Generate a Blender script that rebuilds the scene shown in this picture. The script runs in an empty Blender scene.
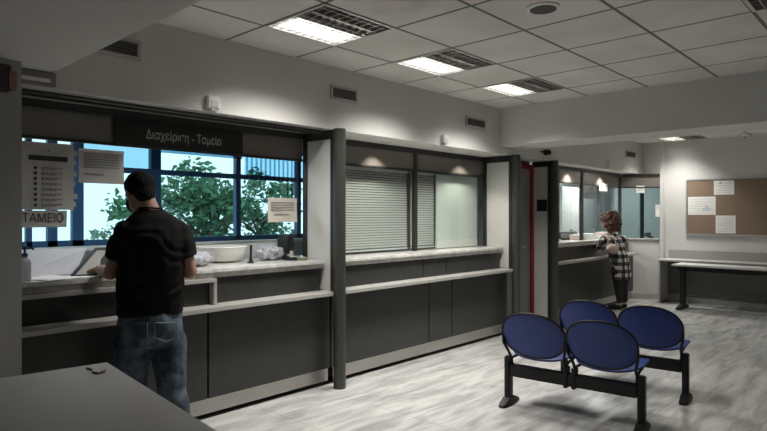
import bpy, bmesh, math, random
from mathutils import Vector, Matrix, noise
random.seed(7)
C = bpy.context.scene.collection
PI = math.pi

# ------------------------------------------------------------------ camera
CAM = Vector((0, 0, 1.4)); YAW = math.radians(47.0); FPX = 583.0
FW = Vector((math.sin(YAW), math.cos(YAW), 0)); RT = Vector((math.cos(YAW), -math.sin(YAW), 0)); UP = Vector((0, 0, 1))
cam = bpy.data.cameras.new('camera'); cam.sensor_width = 36; cam.lens = FPX * 36 / 767
cam.clip_start = .05
co = bpy.data.objects.new('camera', cam); C.objects.link(co)
co.location = CAM; co.rotation_euler = (PI / 2, 0, -YAW)
bpy.context.scene.camera = co

def ray(px, py): return FW + RT * ((px - 383.5) / FPX) + UP * ((215.5 - py) / FPX)
def at(px, py, d): return CAM + ray(px, py) * d          # point at a given distance in depth
def xat(px, Y):                                          # X where the sight line of column px meets the plane Y
    r = ray(px, 0); return r.x * Y / r.y

# ------------------------------------------------------------------ materials
MATS = {}
def nodes(name):
    m = bpy.data.materials.new(name); m.use_nodes = True
    nt = m.node_tree; return m, nt, nt.nodes['Principled BSDF']
def mat(name, col, rough=.5, metal=0, spec=.5, nz=0, nscale=20, bump=0, bscale=60, emit=None, es=0, trans=0, sheen=0):
    """plain procedural material: colour with a little noise variation and an optional noise bump"""
    if name in MATS: return MATS[name]
    m, nt, b = nodes(name)
    b.inputs['Base Color'].default_value = (*col, 1); b.inputs['Roughness'].default_value = rough
    b.inputs['Metallic'].default_value = metal; b.inputs['Specular IOR Level'].default_value = spec
    if sheen: b.inputs['Sheen Weight'].default_value = sheen
    if trans: b.inputs['Transmission Weight'].default_value = trans
    tc = nt.nodes.new('ShaderNodeTexCoord')
    if nz:
        n = nt.nodes.new('ShaderNodeTexNoise'); n.inputs['Scale'].default_value = nscale; n.inputs['Detail'].default_value = 5
        nt.links.new(tc.outputs['Object'], n.inputs['Vector'])
        r = nt.nodes.new('ShaderNodeValToRGB')
        r.color_ramp.elements[0].position = .3; r.color_ramp.elements[1].position = .7
        r.color_ramp.elements[0].color = (*[max(0, c * (1 - nz)) for c in col], 1)
        r.color_ramp.elements[1].color = (*[min(1, c * (1 + nz)) for c in col], 1)
        nt.links.new(n.outputs['Fac'], r.inputs['Fac']); nt.links.new(r.outputs['Color'], b.inputs['Base Color'])
    if bump:
        n = nt.nodes.new('ShaderNodeTexNoise'); n.inputs['Scale'].default_value = bscale; n.inputs['Detail'].default_value = 4
        nt.links.new(tc.outputs['Object'], n.inputs['Vector'])
        bp = nt.nodes.new('ShaderNodeBump'); bp.inputs['Strength'].default_value = bump; bp.inputs['Distance'].default_value = .01
        nt.links.new(n.outputs['Fac'], bp.inputs['Height']); nt.links.new(bp.outputs['Normal'], b.inputs['Normal'])
    if emit:
        b.inputs['Emission Color'].default_value = (*emit, 1); b.inputs['Emission Strength'].default_value = es
    MATS[name] = m; return m

def glass(name, tint=(1, 1, 1), refl=1.0, rough=0.0):
    """thin pane: clear (tinted) plus a Fresnel mirror"""
    if name in MATS: return MATS[name]
    m, nt, b = nodes(name); nt.nodes.remove(b)
    out = nt.nodes['Material Output']
    t = nt.nodes.new('ShaderNodeBsdfTransparent'); t.inputs['Color'].default_value = (*tint, 1)
    g = nt.nodes.new('ShaderNodeBsdfGlossy'); g.inputs['Roughness'].default_value = rough; g.inputs['Color'].default_value = (.95, .97, 1, 1)
    f = nt.nodes.new('ShaderNodeFresnel'); f.inputs['IOR'].default_value = 1.45
    k = nt.nodes.new('ShaderNodeMath'); k.operation = 'MULTIPLY'; k.inputs[1].default_value = refl
    mx = nt.nodes.new('ShaderNodeMixShader')
    ge = nt.nodes.new('ShaderNodeNewGeometry')
    fr = math_node(nt, 'SUBTRACT', 1.0, ge.outputs['Backfacing'])          # only the outer face mirrors
    nt.links.new(f.outputs['Fac'], k.inputs[0]); nt.links.new(math_node(nt, 'MULTIPLY', k.outputs[0], fr), mx.inputs['Fac'])
    nt.links.new(t.outputs[0], mx.inputs[1]); nt.links.new(g.outputs[0], mx.inputs[2]); nt.links.new(mx.outputs[0], out.inputs['Surface'])
    MATS[name] = m; return m

def math_node(nt, op, a, b=None, c=None):
    n = nt.nodes.new('ShaderNodeMath'); n.operation = op
    for i, v in enumerate((a, b, c)):
        if v is None: continue
        if isinstance(v, (int, float)): n.inputs[i].default_value = v
        else: nt.links.new(v, n.inputs[i])
    return n.outputs[0]

def line_mask(nt, coord, origin, pitch, width):
    """1 on lines at origin + k*pitch"""
    a = math_node(nt, 'SUBTRACT', coord, origin - pitch / 2)
    a = math_node(nt, 'FLOORED_MODULO', a, pitch)
    a = math_node(nt, 'SUBTRACT', a, pitch / 2)
    a = math_node(nt, 'ABSOLUTE', a)
    return math_node(nt, 'LESS_THAN', a, width / 2)

def mix_col(nt, fac, a, b):
    n = nt.nodes.new('ShaderNodeMix'); n.data_type = 'RGBA'
    nt.links.new(fac, n.inputs[0])
    for s, v in ((6, a), (7, b)):
        if isinstance(v, tuple): n.inputs[s].default_value = (*v, 1)
        else: nt.links.new(v, n.inputs[s])
    return n.outputs[2]

TX0, TPX, TY0, TPY = 2.217, .613, 3.118, .589
def ceiling_mat():
    m, nt, b = nodes('ceiling_tiles')
    g = nt.nodes.new('ShaderNodeNewGeometry'); s = nt.nodes.new('ShaderNodeSeparateXYZ')
    nt.links.new(g.outputs['Position'], s.inputs[0])
    lx = line_mask(nt, s.outputs[0], TX0, TPX, .022); ly = line_mask(nt, s.outputs[1], TY0, TPY, .022)
    l = math_node(nt, 'MAXIMUM', lx, ly)
    n = nt.nodes.new('ShaderNodeTexNoise'); n.inputs['Scale'].default_value = 2.2; n.inputs['Detail'].default_value = 6
    nt.links.new(g.outputs['Position'], n.inputs['Vector'])
    r = nt.nodes.new('ShaderNodeValToRGB')
    r.color_ramp.elements[0].color = (.60, .58, .54, 1); r.color_ramp.elements[1].color = (.70, .685, .65, 1)
    r.color_ramp.elements[0].position = .35; r.color_ramp.elements[1].position = .65
    nt.links.new(n.outputs['Fac'], r.inputs[0])
    # brownish water stain on one tile
    vm = nt.nodes.new('ShaderNodeVectorMath'); vm.operation = 'DISTANCE'; vm.inputs[1].default_value = (2.45, 2.15, 2.62)
    nd = nt.nodes.new('ShaderNodeVectorMath'); nd.operation = 'ADD'
    n2 = nt.nodes.new('ShaderNodeTexNoise'); n2.inputs['Scale'].default_value = 5
    sc = nt.nodes.new('ShaderNodeVectorMath'); sc.operation = 'SCALE'; sc.inputs['Scale'].default_value = .5
    nt.links.new(g.outputs['Position'], n2.inputs['Vector']); nt.links.new(n2.outputs['Color'], sc.inputs[0])
    sb = nt.nodes.new('ShaderNodeVectorMath'); sb.operation = 'SUBTRACT'; sb.inputs[1].default_value = (.25, .25, .25)
    nt.links.new(sc.outputs[0], sb.inputs[0])
    nt.links.new(g.outputs['Position'], nd.inputs[0]); nt.links.new(sb.outputs[0], nd.inputs[1]); nt.links.new(nd.outputs[0], vm.inputs[0])
    st = nt.nodes.new('ShaderNodeMapRange'); st.inputs['From Min'].default_value = .08; st.inputs['From Max'].default_value = .3
    st.inputs['To Min'].default_value = .45; st.inputs['To Max'].default_value = 0
    nt.links.new(vm.outputs['Value'], st.inputs['Value'])
    c0 = mix_col(nt, st.outputs[0], r.outputs[0], (.36, .32, .28))
    c = mix_col(nt, l, c0, (.15, .146, .138))
    nt.links.new(c, b.inputs['Base Color']); b.inputs['Roughness'].default_value = .9
    bp = nt.nodes.new('ShaderNodeBump'); bp.inputs['Strength'].default_value = .5; bp.inputs['Distance'].default_value = .006
    inv = math_node(nt, 'SUBTRACT', 1.0, l); nt.links.new(inv, bp.inputs['Height']); nt.links.new(bp.outputs[0], b.inputs['Normal'])
    return m

def marble(name, lo, hi, scale, stretch, rough, rot=0.6, joints=None, dist=1.6):
    m, nt, b = nodes(name)
    g = nt.nodes.new('ShaderNodeNewGeometry')
    mp = nt.nodes.new('ShaderNodeMapping'); mp.inputs['Rotation'].default_value = (0, 0, rot); mp.inputs['Scale'].default_value = stretch
    nt.links.new(g.outputs['Position'], mp.inputs[0])
    n = nt.nodes.new('ShaderNodeTexNoise'); n.inputs['Scale'].default_value = scale; n.inputs['Detail'].default_value = 8
    n.inputs['Roughness'].default_value = .62; n.inputs['Distortion'].default_value = dist
    nt.links.new(mp.outputs[0], n.inputs['Vector'])
    r = nt.nodes.new('ShaderNodeValToRGB'); e = r.color_ramp.elements
    e[0].position = .33; e[0].color = (*lo, 1); e[1].position = .62; e[1].color = (*hi, 1)
    nt.links.new(n.outputs['Fac'], r.inputs[0]); col = r.outputs[0]
    if joints:
        s = nt.nodes.new('ShaderNodeSeparateXYZ'); nt.links.new(g.outputs['Position'], s.inputs[0])
        l = math_node(nt, 'MAXIMUM', line_mask(nt, s.outputs[0], .1, joints[0], .005), line_mask(nt, s.outputs[1], .2, joints[1], .005))
        l = math_node(nt, 'MULTIPLY', l, .55)
        col = mix_col(nt, l, col, tuple(c * .6 for c in lo))
    nt.links.new(col, b.inputs['Base Color']); b.inputs['Roughness'].default_value = rough
    return m

M_CEIL = ceiling_mat()
M_FLOOR = marble('floor_marble', (.30, .295, .287), (.56, .555, .54), 1.7, (1.0, 5.0, 1), .2, rot=.62, joints=(.6, .6), dist=.5)
M_MARBLE = marble('worktop_marble', (.44, .43, .415), (.68, .67, .645), 6, (1, 2, 1), .18, rot=.5)
M_WALL = mat('wall_paint', (.60, .59, .565), .85, nz=.03, nscale=3, bump=.05, bscale=120)
M_DARKWALL = mat('office_wall_paint', (.48, .50, .50), .85, nz=.03, nscale=3)
M_PANEL = mat('dark_laminate', (.030, .031, .029), .38, nz=.12, nscale=14, bump=.02, bscale=200)
M_SEAM = mat('seam_black', (.008, .008, .008), .7)
M_LEDGE = mat('grey_ledge', (.40, .39, .37), .28, nz=.05, nscale=10)
M_STEEL = mat('brushed_steel', (.50, .485, .455), .38, metal=.75, nz=.06, nscale=6)
M_COL = mat('olive_grey_metal', (.06, .063, .056), .38, metal=.35)
M_DKFRAME = mat('dark_frame_metal', (.035, .035, .033), .4, metal=.3)
M_SCREENPANEL = mat('pale_grey_laminate', (.56, .555, .53), .55, nz=.03, nscale=4)
M_BRONZE = mat('bronze_panel', (.20, .185, .165), .2, metal=.15, nz=.1, nscale=2)
M_WHITE = mat('white_plastic', (.72, .71, .68), .45)
M_BLACK = mat('black_plastic', (.012, .012, .013), .42)
M_BLACKMETAL = mat('black_metal', (.009, .009, .009), .5, spec=.3)
M_PAPER = mat('paper', (.78, .77, .74), .8, nz=.02, nscale=8)
M_PAPERG = mat('grey_paper', (.52, .51, .49), .8, nz=.03, nscale=8)
M_INK = mat('ink', (.03, .03, .03), .8)
M_INKG = mat('grey_ink', (.22, .22, .22), .8)
M_BLUE = mat('seat_blue', (.011, .034, .18), .5, nz=.08, nscale=30, bump=.03, bscale=300)
M_GLASS = glass('clear_glass', (.95, .97, .96))
M_GLASSB = glass('window_glass', (.72, .88, .92))
M_BLUEFRAME = mat('blue_window_frame', (.03, .10, .23), .5)
M_RED = mat('red_paint', (.22, .012, .012), .5)
M_DOOR = mat('door_grey', (.22, .225, .215), .55, nz=.04)
M_TUBE = mat('lamp_tube', (1, 1, 1), .4, emit=(1, .99, .95), es=9)
M_TUBE_OFF = mat('lamp_tube_off', (.5, .5, .48), .3)
M_LOUVRE = mat('louvre_metal', (.62, .61, .58), .22, metal=.85)
M_LOUVRE_SHADED = mat('louvre_shaded', (.42, .40, .38), .3, metal=.7)  # same louvre, with the unlit half's shade put into its colour
M_SPOT = mat('spot_lens', (1, 1, 1), .4, emit=(1, .95, .85), es=14)
M_CORK = mat('cork', (.235, .165, .12), .9, nz=.16, nscale=90, bump=.1, bscale=200)
M_ALU = mat('aluminium', (.55, .55, .54), .4, metal=.6)
M_DESK = mat('grey_desk', (.42, .415, .395), .45, nz=.03, nscale=5)
M_DESKDK = mat('dark_desk_panel', (.10, .10, .095), .5)
M_TABLE = mat('table_grey', (.33, .325, .315), .5, spec=.35, nz=.02, nscale=6)

# ------------------------------------------------------------------ object helpers
def tag(o, label=None, cat=None, group=None, kind=None):
    if label: o['label'] = label
    if cat: o['category'] = cat
    if group: o['group'] = group
    if kind: o['kind'] = kind
    return o
WM = {}
def thing(name, label, cat, loc=(0, 0, 0), rz=0, group=None):
    o = bpy.data.objects.new(name, None); C.objects.link(o)
    o.location = loc; o.rotation_euler = (0, 0, rz); o.empty_display_size = .1
    WM[o.name] = Matrix.Translation(loc) @ Matrix.Rotation(rz, 4, 'Z')
    return tag(o, label, cat, group)
def root_matrix(o):
    while o is not None:
        if o.name in WM: return WM[o.name]
        o = o.parent
    return Matrix.Identity(4)

class MB:
    """collects shapes in a bmesh; build() links them as ONE mesh object. Shapes are given in WORLD coordinates unless local=True"""
    def __init__(s): s.bm = bmesh.new(); s.mi = 0
    def _f(s, faces):
        for f in faces: f.material_index = s.mi
    def box(s, a, b, M=None):
        x0, y0, z0 = a; x1, y1, z1 = b
        v = [s.bm.verts.new(p) for p in ((x0, y0, z0), (x1, y0, z0), (x1, y1, z0), (x0, y1, z0), (x0, y0, z1), (x1, y0, z1), (x1, y1, z1), (x0, y1, z1))]
        if M:
            for q in v: q.co = M @ q.co
        s._f([s.bm.faces.new([v[i] for i in f]) for f in ((3, 2, 1, 0), (4, 5, 6, 7), (0, 1, 5, 4), (1, 2, 6, 5), (2, 3, 7, 6), (3, 0, 4, 7))])
        return s
    def quad(s, *ps):
        s._f([s.bm.faces.new([s.bm.verts.new(p) for p in ps])]); return s
    def loft(s, rings, cap=True, closed=False):
        R = [[s.bm.verts.new(p) for p in r] for r in rings]; n = len(R[0]); fs = []
        pairs = list(zip(R, R[1:])) + ([(R[-1], R[0])] if closed else [])
        for a, b in pairs:
            for i in range(n): fs.append(s.bm.faces.new((a[i], a[(i + 1) % n], b[(i + 1) % n], b[i])))
        if cap and not closed:
            fs.append(s.bm.faces.new(R[0][::-1])); fs.append(s.bm.faces.new(R[-1]))
        s._f(fs); return s
    def tube(s, pts, r, seg=10, closed=False, cap=True, flat=1.0):
        pts = [Vector(p) for p in pts]; n = len(pts); rings = []; u = None
        rad = r if isinstance(r, (list, tuple)) else [r] * n
        for i, p in enumerate(pts):
            a = pts[(i - 1) % n] if (closed or i > 0) else p; b = pts[(i + 1) % n] if (closed or i < n - 1) else p
            t = (b - a).normalized()
            if u is None: u = t.orthogonal().normalized()
            u = (u - t * u.dot(t)).normalized(); w = t.cross(u)
            rings.append([p + (u * math.cos(2 * PI * k / seg) + w * math.sin(2 * PI * k / seg) * flat) * rad[i] for k in range(seg)])
        return s.loft(rings, cap, closed)
    def cyl(s, p, r, h, seg=24, r2=None, axis='Z'):
        r2 = r if r2 is None else r2; p = Vector(p)
        d = {'Z': Vector((0, 0, 1)), 'Y': Vector((0, 1, 0)), 'X': Vector((1, 0, 0))}[axis]
        e1 = d.orthogonal().normalized(); e2 = d.cross(e1)
        return s.loft([[p + d * (h * t) + (e1 * math.cos(2 * PI * k / seg) + e2 * math.sin(2 * PI * k / seg)) * q for k in range(seg)] for t, q in ((0, r), (1, r2))])
    def lathe(s, p, prof, seg=24):
        p = Vector(p)
        return s.loft([[p + Vector((r * math.cos(2 * PI * k / seg), r * math.sin(2 * PI * k / seg), z)) for k in range(seg)] for r, z in prof])
    def ball(s, p, r, seg=14, rings=9, M=None):
        p = Vector(p); rr = Vector(r) if not isinstance(r, (int, float)) else Vector((r, r, r)); R = []
        for i in range(rings + 1):
            th = PI * (i + .04 * (1 if i == 0 else -1 if i == rings else 0)) / rings
            ring = []
            for k in range(seg):
                q = Vector((rr.x * math.sin(th) * math.cos(2 * PI * k / seg), rr.y * math.sin(th) * math.sin(2 * PI * k / seg), rr.z * math.cos(th)))
                ring.append(p + (M @ q if M else q))
            R.append(ring)
        return s.loft(R)
    def prism(s, poly, d):
        """extrude a polygon (list of points) by the vector d"""
        d = Vector(d); return s.loft([[Vector(p) for p in poly], [Vector(p) + d for p in poly]])
    def build(s, name, m, parent=None, bevel=0, smooth=False, local=False):
        bmesh.ops.recalc_face_normals(s.bm, faces=s.bm.faces)
        if bevel:
            es = [e for e in s.bm.edges if len(e.link_faces) == 2 and e.calc_face_angle(0) > .7]
            bmesh.ops.bevel(s.bm, geom=es, offset=bevel, segments=2, affect='EDGES', clamp_overlap=True)
        me = bpy.data.meshes.new(name)
        if not local and parent is not None:
            s.bm.transform(root_matrix(parent).inverted())
        s.bm.to_mesh(me); s.bm.free()
        for q in (m if isinstance(m, (list, tuple)) else [m]): me.materials.append(q)
        if smooth:
            for p in me.polygons: p.use_smooth = True
            try: me.set_sharp_from_angle(angle=math.radians(40))
            except Exception: pass
        o = bpy.data.objects.new(name, me); C.objects.link(o)
        if parent is not None: o.parent = parent
        return o
def box(name, a, b, m, parent=None, bevel=0): return MB().box(a, b).build(name, m, parent, bevel)
def struct(name, mb, m): return tag(mb.build(name, m), kind='structure')
def kids(o): return [c for c in bpy.data.objects if c.parent == o]
def copy_tree(o, parent=None):
    c = o.copy(); C.objects.link(c); c.parent = parent
    for ch in kids(o): copy_tree(ch, c)
    return c

def remesh(mb, voxel, smooth_it=4, disp=None):
    """fuse overlapping closed shapes into one continuous skin; returns a bmesh-free mesh"""
    bmesh.ops.recalc_face_normals(mb.bm, faces=mb.bm.faces)
    me = bpy.data.meshes.new('tmp'); mb.bm.to_mesh(me); mb.bm.free()
    o = bpy.data.objects.new('tmp', me); C.objects.link(o)
    r = o.modifiers.new('r', 'REMESH'); r.mode = 'VOXEL'; r.voxel_size = voxel
    if smooth_it:
        s = o.modifiers.new('s', 'SMOOTH'); s.iterations = smooth_it; s.factor = .5
    dg = bpy.context.evaluated_depsgraph_get()
    out = bpy.data.meshes.new_from_object(o.evaluated_get(dg))
    bpy.data.objects.remove(o); bpy.data.meshes.remove(me)
    if disp:
        norms = [v.normal.copy() for v in out.vertices]
        for v, n in zip(out.vertices, norms): v.co += n * disp(v.co)
    for p in out.polygons: p.use_smooth = True
    return out
def mesh_obj(name, me, mats, parent):
    me.materials.clear()
    for q in (mats if isinstance(mats, (list, tuple)) else [mats]): me.materials.append(q)
    o = bpy.data.objects.new(name, me); C.objects.link(o); o.parent = parent; me.name = name
    return o

def text(name, body, size, M, m, parent, extrude=.0006, width=None):
    """lettering as a mesh; M places the text plane in the world"""
    cu = bpy.data.curves.new('t', 'FONT'); cu.body = body; cu.size = size; cu.extrude = extrude
    cu.align_x = 'CENTER'; cu.align_y = 'CENTER'
    o = bpy.data.objects.new('t', cu); C.objects.link(o)
    me = bpy.data.meshes.new_from_object(o.evaluated_get(bpy.context.evaluated_depsgraph_get()))
    bpy.data.objects.remove(o)
    if width:
        xs = [v.co.x for v in me.vertices]; k = width / (max(xs) - min(xs))
        for v in me.vertices: v.co.x *= k
    me.transform(root_matrix(parent).inverted() @ M)
    me.materials.clear(); me.materials.append(m)
    q = bpy.data.objects.new(name, me); C.objects.link(q); q.parent = parent
    return q
def faceY(x, y, z): return Matrix.Translation((x, y, z)) @ Matrix.Rotation(PI / 2, 4, 'X')      # text read from -Y
def faceX(x, y, z): return Matrix.Translation((x, y, z)) @ Matrix.Rotation(-PI / 2, 4, 'Z') @ Matrix.Rotation(PI / 2, 4, 'X')   # read from -X

# ------------------------------------------------------------------ the setting
XB, YF, YG, ZC, ZS = 10.3, 3.56, 3.93, 2.62, 2.105      # board wall, soffit face, glass plane, ceiling, soffit underside
XE = 13.0
YW = 6.5                                                # office back wall
struct('floor', MB().box((-3.5, -4.5, -.1), (XE + .1, YW + .2, 0)), M_FLOOR)
lit_cells = [(0, 0), (2, 0), (4, 0), (12, 0)]           # (column, row) of lamps
dark_cells = [(2, 4)]
fill_cells = [(-1, 5), (3, 7), (9, 6)]                  # unseen lamps added further back as ambient fill
cb = MB()
for i in range(-10, 14):
    for j in range(-1, 14):
        if (i, j) in lit_cells + dark_cells + fill_cells: continue
        x0 = TX0 + TPX * i; x1 = x0 + TPX; y1 = TY0 - TPY * j; y0 = y1 - TPY
        x0 = max(x0, -3.5); x1 = min(x1, XB); y1 = min(y1, YF); y0 = max(y0, -4.5)
        if x1 - x0 < .02 or y1 - y0 < .02: continue
        cb.quad((x0, y0, ZC), (x0, y1, ZC), (x1, y1, ZC), (x1, y0, ZC))
bmesh.ops.remove_doubles(cb.bm, verts=cb.bm.verts, dist=.0005)
struct('ceiling', cb, M_CEIL)
struct('wall_soffit', MB().box((-3.5, YF, ZS), (XB, YG + .25, 2.85)), M_WALL)
struct('wall_right', MB().box((XB, -4.5, 0), (XB + .2, 3.27, 2.9)).box((XB, 3.27, ZS), (XB + .2, YG + .25, 2.9)), M_WALL)
struct('wall_office_end', MB().box((XE, 3.2, 0), (XE + .1, YW, 2.6)).box((XB + .2, 3.1, 0), (XE, 3.2, 2.6)), M_DARKWALL)
struct('wall_left', MB().box((-3.6, -4.5, 0), (-3.5, YW, 2.9)), M_WALL)
struct('wall_rear', MB().box((-3.5, -4.6, 0), (XB, -4.5, 2.9)), M_WALL)
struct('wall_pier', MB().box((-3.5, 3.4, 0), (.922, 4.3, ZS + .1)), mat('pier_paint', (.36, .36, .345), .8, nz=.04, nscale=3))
struct('wall_office_left', MB().box((.7, 4.3, 0), (.9, YW, 2.6)), M_DARKWALL)
struct('wall_office_divider', MB().box((6.2, 3.98, 0), (6.3, YW, 2.5)), M_DARKWALL)
struct('ceiling_office', MB().box((.7, YG + .25, 2.45), (XE, YW, 2.5)).box((XB + .2, 3.2, 2.45), (XE, YG + .25, 2.5)), M_DARKWALL)
struct('trim_1', MB().box((5.76, -4.5, 2.19), (6.29, YF, 2.7)), M_WALL)           # cross beam
struct('trim_2', MB().box((-1.4, -4.5, 2.19), (1.11, YF, 2.7)), M_WALL)            # deep beam over the camera
# office back wall with the big window
wx0, wx1, wz0, wz1 = 1.25, 5.75, 1.08, 2.32
ob = MB()
ob.box((.7, YW, 0), (wx0, YW + .2, 2.5)).box((wx1, YW, 0), (6.3, YW + .2, 2.5)).box((wx0, YW, 0), (wx1, YW + .2, wz0)).box((wx0, YW, wz1), (wx1, YW + .2, 2.5))
struct('wall_office_back', ob, M_WALL)
struct('wall_office_side', MB().box((6.3, 5.6, 0), (XE, 5.7, 2.5)), mat('office_pale_wall', (.50, .55, .56), .8, nz=.03, nscale=2))
win = MB()
win.box((wx0, YW + .02, wz0), (wx1, YW + .09, wz0 + .06)).box((wx0, YW + .02, wz1 - .06), (wx1, YW + .09, wz1))
zt = 1.905
win.box((wx0, YW + .025, zt - .03), (wx1, YW + .085, zt + .03))
for px, w in ((20, .05), (30, .05), (53.5, .09), (79, .11), (157, .12), (239.5, .07), (300, .07)):
    x = xat(px, YW); win.box((x - w / 2, YW + .02, wz0), (x + w / 2, YW + .09, wz1))
win.box((wx1 - .06, YW + .02, wz0), (wx1, YW + .09, wz1))
w1 = tag(win.build('window_1', M_BLUEFRAME), kind='structure')
box('window_pane', (wx0, YW + .05, wz0), (wx1, YW + .056, wz1), M_GLASSB, w1)
box('window_sill', (wx0 - .05, YW - .16, wz0 - .04), (wx1 + .05, YW + .02, wz0), M_WHITE, w1)
# roller film over the top of the left panes, vertical blind at the right
M_FILM = glass('blue_film', (.62, .76, .85), .3)
bl = thing('roller_blind', 'blue translucent roller blind over the top of the left office window panes', 'blind', (xat(118, YW), YW - .03, 2.3))
box('fabric', (xat(81, YW), YW - .012, 1.93), (xat(160, YW), YW - .006, 2.3), M_FILM, bl)
MB().tube([(xat(81, YW), YW - .01, 2.3), (xat(160, YW), YW - .01, 2.3)], .02).build('roller', M_WHITE, bl)
rb = thing('roller_blind', 'raised blue blind along the top of the middle office window pane', 'blind', (xat(200, YW), YW - .03, 2.3))
box('fabric', (xat(160.5, YW), YW - .012, 2.13), (xat(242, YW), YW - .006, 2.3), glass('blue_film_dark', (.36, .50, .62), .3), rb)
MB().tube([(xat(161, YW), YW - .01, 2.3), (xat(242, YW), YW - .01, 2.3)], .02).build('roller', M_WHITE, rb)
vb = thing('vertical_blind', 'pale blue vertical blind over the right end of the office window', 'blind', (xat(272, YW), YW - .06, 2.3))
box('head_rail', (xat(243, YW), YW - .09, 2.28), (xat(305, YW), YW - .05, 2.31), M_WHITE, vb)
box('film', (xat(243, YW), YW - .035, 1.93), (xat(305, YW), YW - .03, 2.28), M_FILM, vb)
sl = MB(); n = 15
for i in range(n):
    x = xat(244, YW) + (xat(305, YW) - xat(244, YW)) * i / (n - 1)
    zb = 1.88 if i < 9 else 1.5
    M = Matrix.Translation((x, YW - .07, 0)) @ Matrix.Rotation(.5, 4, 'Z')
    sl.box((-.03, -.001, zb), (.03, .001, 2.28), M)
sl.build('slats', glass('blind_slat', (.55, .68, .76), .2), vb)

# baseboards
struct('baseboard_right', MB().box((XB - .015, -4.5, 0), (XB, 3.2, .09)), M_LEDGE)
# diagonal wall under the last pane of the far booth, and the small pier beside it
A, B = Vector((9.95, 3.8, 0)), Vector((XB, 3.24, 0))
dn = (B - A).normalized(); nn = Vector((dn.y, -dn.x, 0)) * 1
if nn.dot(-FW) < 0: nn = -nn
dw = MB().prism([A, B, B - nn * .1, A - nn * .1], (0, 0, 1.0)); struct('wall_corner', dw, M_WALL)
struct('trim_3', MB().box((XB - .04, 3.205, 0), (XB, 3.262, ZC)), M_WALL)
struct('baseboard_corner', MB().prism([A + nn * .012, B + nn * .012, B, A], (0, 0, .09)), M_LEDGE)

# door in the passage between the second and the far booth
DY = 3.83
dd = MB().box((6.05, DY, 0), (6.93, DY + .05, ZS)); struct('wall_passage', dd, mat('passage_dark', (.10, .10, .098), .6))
d1 = tag(MB().box((6.16, DY - .03, 0), (6.88, DY - .005, 2.0)).build('door_1', M_DOOR), kind='structure')
fr = MB().box((6.88, DY - .06, 0), (6.933, DY, 2.06)).box((6.16, DY - .06, 2.0), (6.88, DY, 2.06)).box((6.10, DY - .06, 0), (6.16, DY, 2.0))
fr.build('door_frame', M_RED, d1)
MB().tube([(6.70, DY - .03, 1.0), (6.70, DY - .08, 1.0), (6.60, DY - .08, 1.0)], .009).build('door_handle', M_STEEL, d1)

# ------------------------------------------------------------------ booths
def partition(x, yback, label, post=True, zlow=.784):
    t = thing('booth_partition', label, 'partition', (x, 3.5, 0), 0, 'booth partitions')
    MB().cyl((x, 3.49, 0), .05, ZS - .002, 28).build('post', M_COL, t, smooth=True)
    if post: box('back_post', (x - .025, yback - .05, 1.03), (x + .025, yback, ZS - .002), M_DKFRAME, t)
    box('header', (x - .022, 3.53, ZS - .075), (x + .022, yback - .05, ZS - .004), M_DKFRAME, t)
    box('edge_strip', (x - .03, 3.535, zlow), (x + .03, 3.57, ZS - .076), M_DKFRAME, t)
    box('panel', (x - .014, 3.57, max(zlow, .02)), (x + .014, yback - .05, ZS - .076), M_SCREENPANEL, t)
    return t
partition(3.22, YG, 'grey panel screen with round post between the first and second counter booths')
p2 = partition(6.0, YG, 'grey panel screen with round post at the far end of the blind-covered booth')
box('lower_panel', (5.985, 3.62, .0), (6.015, 3.8, .75), M_PANEL, p2)
p3 = partition(6.95, 3.82, 'grey panel screen with a black plate beside the red door frame', False, 0)
box('plate', (6.925, 3.585, 1.455), (6.938, 3.72, 1.605), M_BLACK, p3)

def worktop(x0, x1, label):
    w = thing('worktop', label, 'worktop', ((x0 + x1) / 2, 3.9, .966), 0, 'marble worktops')
    MB().box((x0, 3.635, 1.0), (x1, 4.28, 1.028)).build('slab', M_MARBLE, w, .004)
    MB().box((x0, 3.652, .966), (x1, 3.70, .998)).build('fascia', M_MARBLE, w, .002)
    return w
def counter(x0, x1, seams, useams, label, back=0, e0=0, e1=0):
    # e0, e1: how far the front runs on past the body, under the booth partitions
    t = thing('service_counter', label, 'counter', ((x0 + x1) / 2, 3.7, 0), 0, 'dark service counters')
    box('carcass', (x0, 3.72, .03), (x1 - back, 4.2, .962), M_SEAM, t)
    box('back_board', (x0 + .002, 3.645, .145), (x1 - .002, 3.715, .748), M_SEAM, t)
    xs = [x0 - e0] + seams + [x1 + e1]
    for a, b in zip(xs, xs[1:]): box('front_panel', (a + .006, 3.60, .145), (b - .006, 3.64, .75), M_PANEL, t, .002)
    xs = [x0] + useams + [x1]
    for a, b in zip(xs, xs[1:]): box('upper_panel', (a + .005, 3.675, .782), (b - .005, 3.715, .962), M_PANEL, t, .002)
    l = MB().box((x0, 3.5, .752), (x1, 3.672, .782))
    if e0: l.box((x0 - e0, 3.545, .752), (x0, 3.672, .782))
    if e1: l.box((x1, 3.545, .752), (x1 + e1, 3.672, .782))
    bmesh.ops.remove_doubles(l.bm, verts=l.bm.verts, dist=.0003)
    l.build('ledge', M_LEDGE, t, .003)
    box('plinth', (x0, 3.63, .035), (x1 + e1, 3.642, .143), M_STEEL, t)
    return t
c1 = counter(.93, 3.165, [2.1], [2.15], 'dark panelled counter front where the man stands, near the left wall', 0, 0, .052)
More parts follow.
